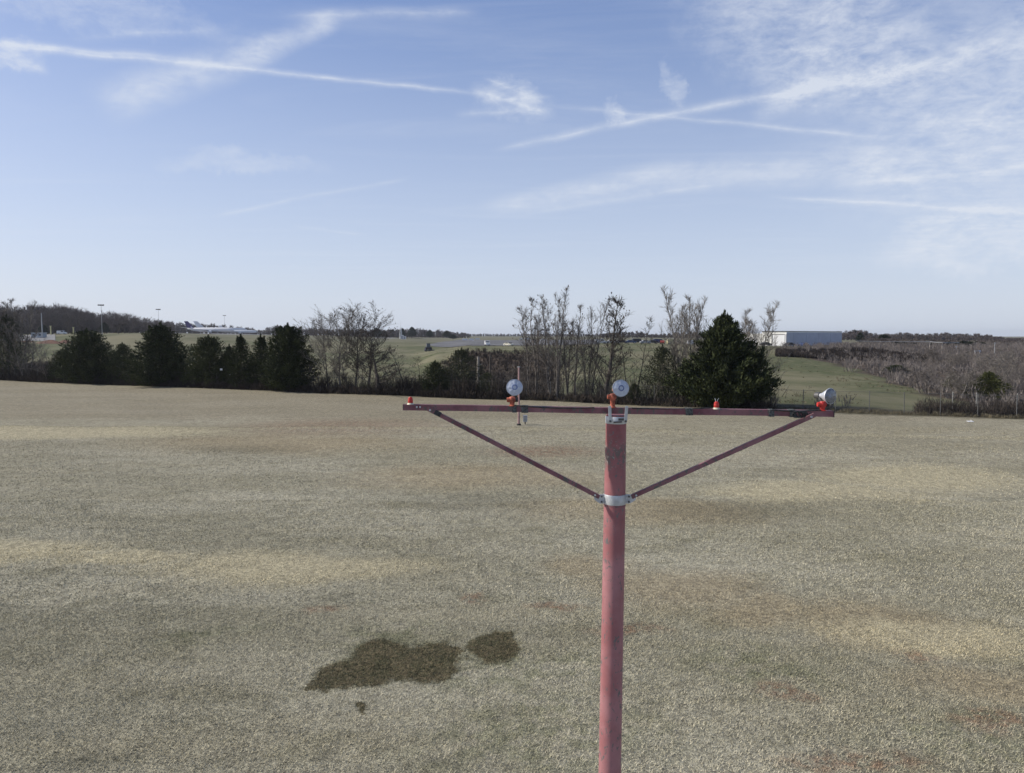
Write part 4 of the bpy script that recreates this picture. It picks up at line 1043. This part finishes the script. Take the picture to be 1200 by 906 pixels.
# --- cars
def car_proto(van=False):
    r = empty('parked_car')
    if van: prof = [(-2.3, .35), (-2.35, 1.0), (-2.25, 1.75), (-2.1, 1.95), (.9, 1.95), (1.35, 1.2), (2.2, 1.0), (2.3, .7), (2.3, .35)]; win = [(-.2, 1.25), (-.2, 1.75), (.85, 1.75), (1.2, 1.25)]
    else: prof = [(-2.2, .35), (-2.25, .75), (-2.1, .95), (-1.5, 1.02), (-1.0, 1.42), (.35, 1.45), (1.1, 1.0), (1.9, .9), (2.2, .7), (2.2, .35)]; win = [(-1.3, 1.03), (-.92, 1.36), (.3, 1.38), (.9, 1.03)]
    MB().prism(prof, -.85, .85).build('body', M['white'], r)
    MB().prism(win, -.87, .87).build('window', M['glass'], r)
    MB().box((1.05 if not van else 1.24, 0, 1.2 if not van else 1.5), (.08, 1.4, .42), Matrix.Rotation(-.85 if not van else -.5, 3, 'Y')).build('windscreen', M['glass'], r)
    for x in (-1.4, 1.4):
        for y in (-.8, .8):
            w_ = MB().tube([(x, y-.12, .34), (x, y+.12, .34)], .34, 14).build('wheel', M['rubber'], r)
            MB().tube([(x, y-.13, .34), (x, y+.13, .34)], .18, 10).build('rim', M['galv'], w_)
    for y in (-.6, .6): MB().box((2.2, y, .72), (.06, .3, .14)).build('headlight', M['lens'], r)
    return r
CP = {False: None, True: None}
def car(px, d, colr, rz, label, van=False, dz=0., grp=None):
    if CP[van] is None: CP[van] = r = car_proto(van)
    else: r = copy_tree(CP[van])
    r.location = pin(px, d, dz+.12); r.rotation_euler = (0, 0, rz); mn = 'car_paint_%02x%02x%02x' % tuple(int(c*255) for c in colr)
    m = bpy.data.materials.get(mn) or mat(mn, colr, .35, .1, .05)
    for ch in r.children:
        if ch.name.startswith('body'): ch.material_slots[0].link = 'OBJECT'; ch.material_slots[0].material = m
    tag(r, label, 'car', grp)
wh, bk, bl, sv, rd = (.7, .71, .72), (.02, .022, .03), (.04, .06, .14), (.35, .36, .38), (.25, .05, .04)
car(704, 296, wh, .1, 'white van parked just left of the dark-trunked tree', True)
car(716, 298, wh, .05, 'low white car parked just right of the dark-trunked tree'); car(722.5, 299, sv, 1.4, 'pale grey car parked end-on beside the low white one')
car(729, 300, bk, .1, 'black car parked first right of the pale end-on car'); car(739, 299, bl, .0, 'dark blue car in the middle of the parked row')
car(747, 304, bk, .1, 'black van parked behind the silver car', True); car(756, 298, sv, .1, 'silver car in the parked row above the open evergreen')
car(765, 301, bk, 0, 'black car parked right of the silver car'); car(772, 304, bl, .1, 'navy van near the right end of the parked row', True)
car(776, 299, rd, 1.3, 'dark red car parked end-on near the right of the row'); car(788, 302, (.5, .45, .25), .1, 'pale yellow van parked left of the twin pale bare trees', True)
car(796, 300, bk, .1, 'black car parked behind the twin pale bare trees'); car(811, 302, wh, .1, 'white van at the right end of the parked row by the big cedar', True)
car(818, 298, bk, .1, 'dark car parked against the left edge of the big cedar')
car(571, 300, wh, -1.4, 'white van driving towards the lawn on the runway edge', True); car(596, 282, (.62, .6, .52), -.9, 'cream car at the top of the dark bank')
car(637, 470, wh, .2, 'tiny white car far off on the runway behind the bare trees')
car(618, 560, wh, .1, 'white van at the far side of the runway, right of the low signs', True)
car(897, 282, bk, .1, 'dark car parked in front of the white hangar annex', dz=0); car(925, 284, bk, .5, 'black car parked by the corner of the hangar')
car(942, 286, bl, .6, 'dark blue car parked below the blue-grey hangar wall')
car(74, 392, wh, .1, 'white van standing on the gravel yard at the left', True)

# --- low white airfield signs
def board(px, d, label):
    r = empty('runway_sign', pin(px, d, .1)); MB().box((0, 0, .8), (3.6, .35, 1.1)).build('panel', M['white'], r)
    for x in (-1.4, 0, 1.4): MB().box((x, 0, .14), (.1, .1, .34)).build('leg', M['galv_dark'], r)
    tag(r, label, 'sign')
board(545, 500, 'nearest of three low white boards on the runway'); board(552.7, 530, 'middle of three low white boards on the runway'); board(559.5, 565, 'farthest of three low white boards on the runway')
board(611, 600, 'low white board seen left of the upright bare trees')

# --- tractor
tr = empty('tractor', pin(501.5, 286, .05)); tag(tr, 'dark tractor standing on the green field beside the runway', 'tractor')
MB().box((.0, .6, 1.15), (1.0, 2.0, .8), taper=.85).build('bonnet', M['bark_dark'], tr)
cabm = MB().box((0, -.7, 2.25), (1.5, 1.3, 1.5), taper=.82).build('cab', M['glass'], tr); MB().box((0, -.7, 3.05), (1.5, 1.4, .14)).build('cab_roof', M['galv_dark'], cabm)
MB().box((0, -.6, 1.3), (1.3, 1.6, .7)).build('chassis', M['bark_dark'], tr)
for x in (-.95, .95):
    w_ = MB().tube([(x-.28, -.9, .85), (x+.28, -.9, .85)], .88, 20).build('rear_wheel', M['rubber'], tr); MB().tube([(x-.3, -.9, .85), (x+.3, -.9, .85)], .42, 12).build('rim', M['purple'], w_)
    w_ = MB().tube([(x*.85-.18, 1.2, .5), (x*.85+.18, 1.2, .5)], .52, 16).build('front_wheel', M['rubber'], tr); MB().tube([(x*.85-.2, 1.2, .5), (x*.85+.2, 1.2, .5)], .25, 10).build('rim', M['purple'], w_)
MB().box((0, -2.3, .45), (3.9, 1.5, .45)).build('mower_deck', M['galv_dark'], tr); MB().tube([(.4, .9, 1.5), (.4, .9, 2.5)], .06, 8).build('exhaust', M['galv_dark'], tr)
tr.rotation_euler = (0, 0, .35)

# --- aircraft on the apron
def jet():
    r = empty('cargo_jet'); Lf = 44.
    pts = [(-Lf/2, 0, 4.4), (-Lf/2+6, 0, 3.9), (-Lf/2+13, 0, 3.5), (Lf/2-6, 0, 3.5), (Lf/2-2.5, 0, 3.3), (Lf/2-.3, 0, 3.0)]
    MB().tube(pts, [.35, 1.2, 1.95, 1.95, 1.45, .25], 20).build('fuselage', M['white'], r, True)
    MB().prism([(-Lf/2+.5, 5.0), (-Lf/2-2.5, 11.0), (-Lf/2+.8, 11.0), (-Lf/2+7, 5.2)], -.18, .18).build('tail_fin', M['purple'], r)
    mb = MB(); mb.tube([(Lf/2-3.4, -1.2, 4.0), (Lf/2-3.2, 1.2, 4.0)], .35, 8).build('cockpit_window', M['glass'], r)
    for s in (-1, 1):
        w_ = MB(); w_.v = [(4, s*1.6, 2.5), (-3, s*1.6, 2.5), (-7.5, s*17, 3.8), (-5.6, s*17, 3.8), (4, s*1.6, 2.9), (-3, s*1.6, 2.8), (-7.5, s*17, 3.95), (-5.6, s*17, 3.95)]
        w_.f = [(0, 1, 2, 3), (4, 7, 6, 5), (0, 3, 7, 4), (1, 0, 4, 5), (2, 1, 5, 6), (3, 2, 6, 7)]; wg = w_.build('wing', M['galv'], r)
        MB().tube([(3.4, s*5.5, 1.8), (2.8, s*5.5, 1.8), (-.6, s*5.5, 2.0)], [.95, 1.05, .6], 14).build('engine', M['white'], wg, True)
        MB().prism([(-7.6, 3.9), (-8.6, 6.0), (-7.7, 6.0), (-5.7, 3.9)], s*17-.08, s*17+.08).build('winglet', M['white'], wg)
        t_ = MB(); t_.v = [(-Lf/2+4, s*.6, 4.9), (-Lf/2+.8, s*.6, 4.9), (-Lf/2-2.2, s*6.8, 5.5), (-Lf/2-.8, s*6.8, 5.5), (-Lf/2+4, s*.6, 5.1), (-Lf/2+.8, s*.6, 5.1), (-Lf/2-2.2, s*6.8, 5.6), (-Lf/2-.8, s*6.8, 5.6)]
        t_.f = [(0, 1, 2, 3), (4, 7, 6, 5), (0, 3, 7, 4), (1, 0, 4, 5), (2, 1, 5, 6), (3, 2, 6, 7)]; t_.build('tailplane', M['white'], r)
    for x, y in ((Lf/2-5, 0), (-2, -3), (-2, 3)): MB().tube([(x, y-.3, .55), (x, y+.3, .55)], .55, 12).build('wheel', M['rubber'], r); MB().tube([(x, y, .5), (x, y, 2.4)], .12, 6).build('gear_leg', M['galv'], r)
    return r
j0 = jet(); j0.location = pin(248, 640, .3); j0.rotation_euler = (0, 0, -.12); tag(j0, 'white jet with a dark purple tail, leftmost on the distant apron', 'aircraft')
j1 = copy_tree(j0); j1.location = pin(262, 668, .3); j1.rotation_euler = (0, 0, .5); tag(j1, 'white jet parked at an angle, middle one on the distant apron', 'aircraft')
j2 = copy_tree(j0); j2.location = pin(281, 650, .3); j2.rotation_euler = (0, 0, .15); j2.scale = (.7,)*3; tag(j2, 'smaller white jet, rightmost on the distant apron', 'aircraft')
for j in (j1, j2):
    for ch in j.children:
        if ch.name.startswith('tail_fin'): ch.material_slots[0].link = 'OBJECT'; ch.material_slots[0].material = M['white']

# --- masts
def mast_(px, y0, d, r, label, head=True, name='light_mast', m='pole_metal', dz=0):
    p_ = pin(px, d); h_ = at(px, y0, d).z-p_.z; o = empty(name, p_)
    MB().tube([(0, 0, 0), (0, 0, h_)], [r, r*.6], 10).build('pole', M[m], o, True); MB().box((0, 0, .2), (r*5, r*5, .5)).build('base', M['gravel'], o)
    if head:
        MB().beam((-1.3, 0, h_), (1.3, 0, h_-.1), .18, .18).build('cross_arm', M['galv_dark'], o)
        for x in (-1.1, 0, 1.1): MB().box((x, -.2, h_+.2), (.75, .5, .45), Matrix.Rotation(.5, 3, 'X')).build('floodlight', M['galv_dark'], o)
    tag(o, label, 'mast'); return o
mast_(121, 358, 360, .13, 'tall light mast rising beside the first broad cedar on the left')
mast_(187.5, 363, 470, .11, 'thin light mast above the pointed broad cedar'); mast_(264.5, 370, 700, .14, 'faint far light mast above the parked jets')
mast_(51, 367, 340, .28, 'plain grey pole standing on the cabin at the left', False, 'pole')
mast_(168, 378, 480, .14, 'short thin pole on the green bank left of the pointed cedar', False, 'pole')
# lattice mast
p_ = pin(470, 560); h_ = at(470, 376, 560).z-p_.z; o = empty('lattice_mast', p_); tag(o, 'slender white lattice mast on the airfield left of the distant pines', 'mast')
hl = h_*.62
for x in (-.9, .9):
    for y in (-.9, .9): MB().beam((x, y, 0), (x*.4, y*.4, hl), .18, .18).build('leg', M['white'], o)
for k in range(7):
    z0, z1 = hl*k/7, hl*(k+1)/7; w0, w1 = .9*(1-.6*k/7), .9*(1-.6*(k+1)/7); s = 1 if k % 2 else -1
    for y in (-1, 1): MB().beam((-w0*s, w0*y, z0), (w1*s, w1*y, z1), .12, .12).build('cross_brace', M['white'], o)
MB().tube([(0, 0, hl-.2), (0, 0, h_)], [.12, .05], 8).build('antenna', M['white'], o)
for px, s_, lab in ((471.5, (2., 1.6, 3.), 'tall white equipment cabinet at the foot of the lattice mast'), (474.5, (2., 1.6, 2.2), 'low white equipment cabinet just right of the lattice mast')):
    o = empty('equipment_cabinet', pin(px, 545, .1)); MB().box((0, 0, s_[2]/2), s_).build('housing', M['white'], o); MB().box((0, -.83, s_[2]*.45), (1.1, .06, s_[2]*.7)).build('door', M['pole_metal'], o); MB().box((0, 0, s_[2]+.05), (s_[0]+.2, s_[1]+.2, .12)).build('roof', M['galv'], o); tag(o, lab, 'cabinet')
# site cabin, yellow posts and clay heap on the left
o = empty('site_cabin', pin(47, 345, .15)); tag(o, 'grey-blue flat-roofed cabin at the left in front of the ridge wood', 'cabin')
MB().box((0, 0, 1.1), (5.4, 3, 2.2)).build('wall', M['greycab'], o); MB().box((0, 0, 2.28), (5.7, 3.3, .16)).build('roof', M['galv'], o)
for x in (-1.6, 1.4): MB().box((x, -1.52, 1.3), (.9, .06, .7)).build('window', M['glass'], o)
MB().box((-.1, -1.52, 1.), (.8, .06, 1.9)).build('door', M['galv'], o)
for px, y0, lab in ((61, 382.5, 'pale yellow post to the left of the white van on the gravel yard'), (87.5, 384, 'pale yellow post behind the top of the first broad cedar')):
    p_ = pin(px, 385); hh_ = at(px, y0, 385).z-p_.z; o = empty('marker_post', p_); tag(o, lab, 'post')
    MB().box((0, 0, hh_/2), (.5, .4, hh_)).build('post', M['yellow'], o); MB().box((0, 0, hh_+.1), (.9, .5, .3)).build('cap', M['yellow'], o)
def heap(px, d, rx, ry, hh_, m, name, label, cat):
    V, Fc = [], []; nr, na = 8, 28; c = pin(px, d); r_ = random.Random(px)
    for i in range(nr+1):
        for k in range(na):
            a = 6.2832*k/na; t = i/nr; x = math.cos(a)*rx*t; y = math.sin(a)*ry*t
            z = hh_*(math.cos(t*math.pi)*.5+.5)*(1+r_.uniform(-.2, .2)) + tz1(c.x+x, c.y+y)-c.z-.1; V.append((x, y, z))
    for i in range(nr):
        for k in range(na): Fc.append((i*na+k, i*na+(k+1) % na, (i+1)*na+(k+1) % na, (i+1)*na+k))
    o = link(name, newmesh(name, V, Fc, m, True), None, c); tag(o, label, cat); return o
heap(60, 296, 7, 5, 1.3, M['clay'], 'earth_heap', 'low heap of red clay on the green ground at the left', 'earth heap')
heap(77, 300, 4.5, 4, 1.2, M['clay'], 'earth_heap', 'smaller red clay heap touching the first broad cedar', 'earth heap')
heap(33, 306, 4, 4, .7, M['clay'], 'earth_heap', 'small faint clay heap at the far left before the gravel yard', 'earth heap')
# utility poles and cables on the right
tops_ = []
for px, y0, d, lab in ((1089, 400.5, 262, 'pale utility pole, left one of the row over the hillside scrub'), (1103.5, 401.5, 255, 'second pale utility pole from the left over the hillside scrub'), (1120, 406, 258, 'short thin pole right of the two utility poles'), (1165, 402, 240, 'thin pale pole near the right edge above the scrub')):
    p_ = pin(px, d); h_ = at(px, y0, d).z-p_.z; o = empty('utility_pole', p_); tag(o, lab, 'utility pole'); th = d > 256 and px < 1100 or px == 1103.5
    MB().tube([(0, 0, 0), (0, 0, h_)], [.24, .2] if th else [.11, .09], 8).build('shaft', M['wood'] if th else M['pole_metal'], o, True)
    if th: MB().beam((-1.6, 0, h_-.15), (1.6, 0, h_-.15), .16, .16).build('cross_arm', M['wood'], o); tops_.append(p_+Vector((0, 0, h_+.05)))
    else: MB().box((0, 0, h_), (.5, .2, .2)).build('pole_cap', M['galv'], o)
def wire(a, b, sag, label):
    n_ = 16; MBx = MB(); c = a.copy()
    MBx.tube([a+(b-a)*(i/n_)-Vector((0, 0, sag*math.sin(math.pi*i/n_)))-c for i in range(n_+1)], .07, 5, False)
    o = MBx.build('overhead_cable', M['galv']); o.location = c; tag(o, label, 'cable')
wire(at(1003, 399.6, 262), tops_[0], .15, 'pale overhead cable running left from the utility poles towards the hangar')
wire(tops_[0], tops_[1], .1, 'short overhead cable between the two utility poles')
wire(tops_[1], at(1124, 401.6, 262), .1, 'overhead cable running right from the second utility pole')
o = empty('goalpost_frame', pin(1145, 250)); hh_ = at(1145, 411.5, 250).z-o.location.z; tag(o, 'small white goalpost-shaped frame in front of the dark evergreens on the right', 'frame')
for x in (-.75, .75): MB().box((x, 0, hh_/2), (.2, .2, hh_)).build('upright', M['white'], o)
MB().box((0, 0, hh_), (2.1, .25, .5)).build('crosspiece', M['white'], o)
# pale litter scraps lying on the lawn
for px, py, w_, lab in ((1137, 494.5, .5, 'small pale scrap lying on the lawn in front of the pale fence posts'), (239, 455, .55, 'white scrap lying on the grass in front of the cedar row')):
    g = ground0(px, py); o = empty('litter_scrap', (g.x, g.y, tz1(g.x, g.y)+.03)); mb = MB()
    mb.box((0, 0, .03), (w_, .3, .03), Matrix.Rotation(.15, 3, 'X')); mb.build('sheet', M['white'], o)
    MB().box((w_*.3, .05, .08), (w_*.4, .2, .02), Matrix.Rotation(.6, 3, 'Y')).build('folded_corner', M['white'], o); tag(o, lab, 'litter')

# ------------------------------------------------------------------ air
hv = bpy.data.materials.new('air'); hv.use_nodes = True; n = NT(hv.node_tree); n.n.clear()
pv = n.node('ShaderNodeVolumePrincipled'); pv.inputs['Color'].default_value = (.80, .86, .97, 1); pv.inputs['Density'].default_value = .00009; pv.inputs['Anisotropy'].default_value = .3
n.l.new(pv.outputs[0], n.node('ShaderNodeOutputMaterial').inputs['Volume'])
hb = MB().box((0, 0, 0), (8400, 4800, 44)).build('haze', hv); hb.location = (0, 2250, 16); tag(hb, 'thin pale winter haze over the whole field', 'haze', kind='stuff')
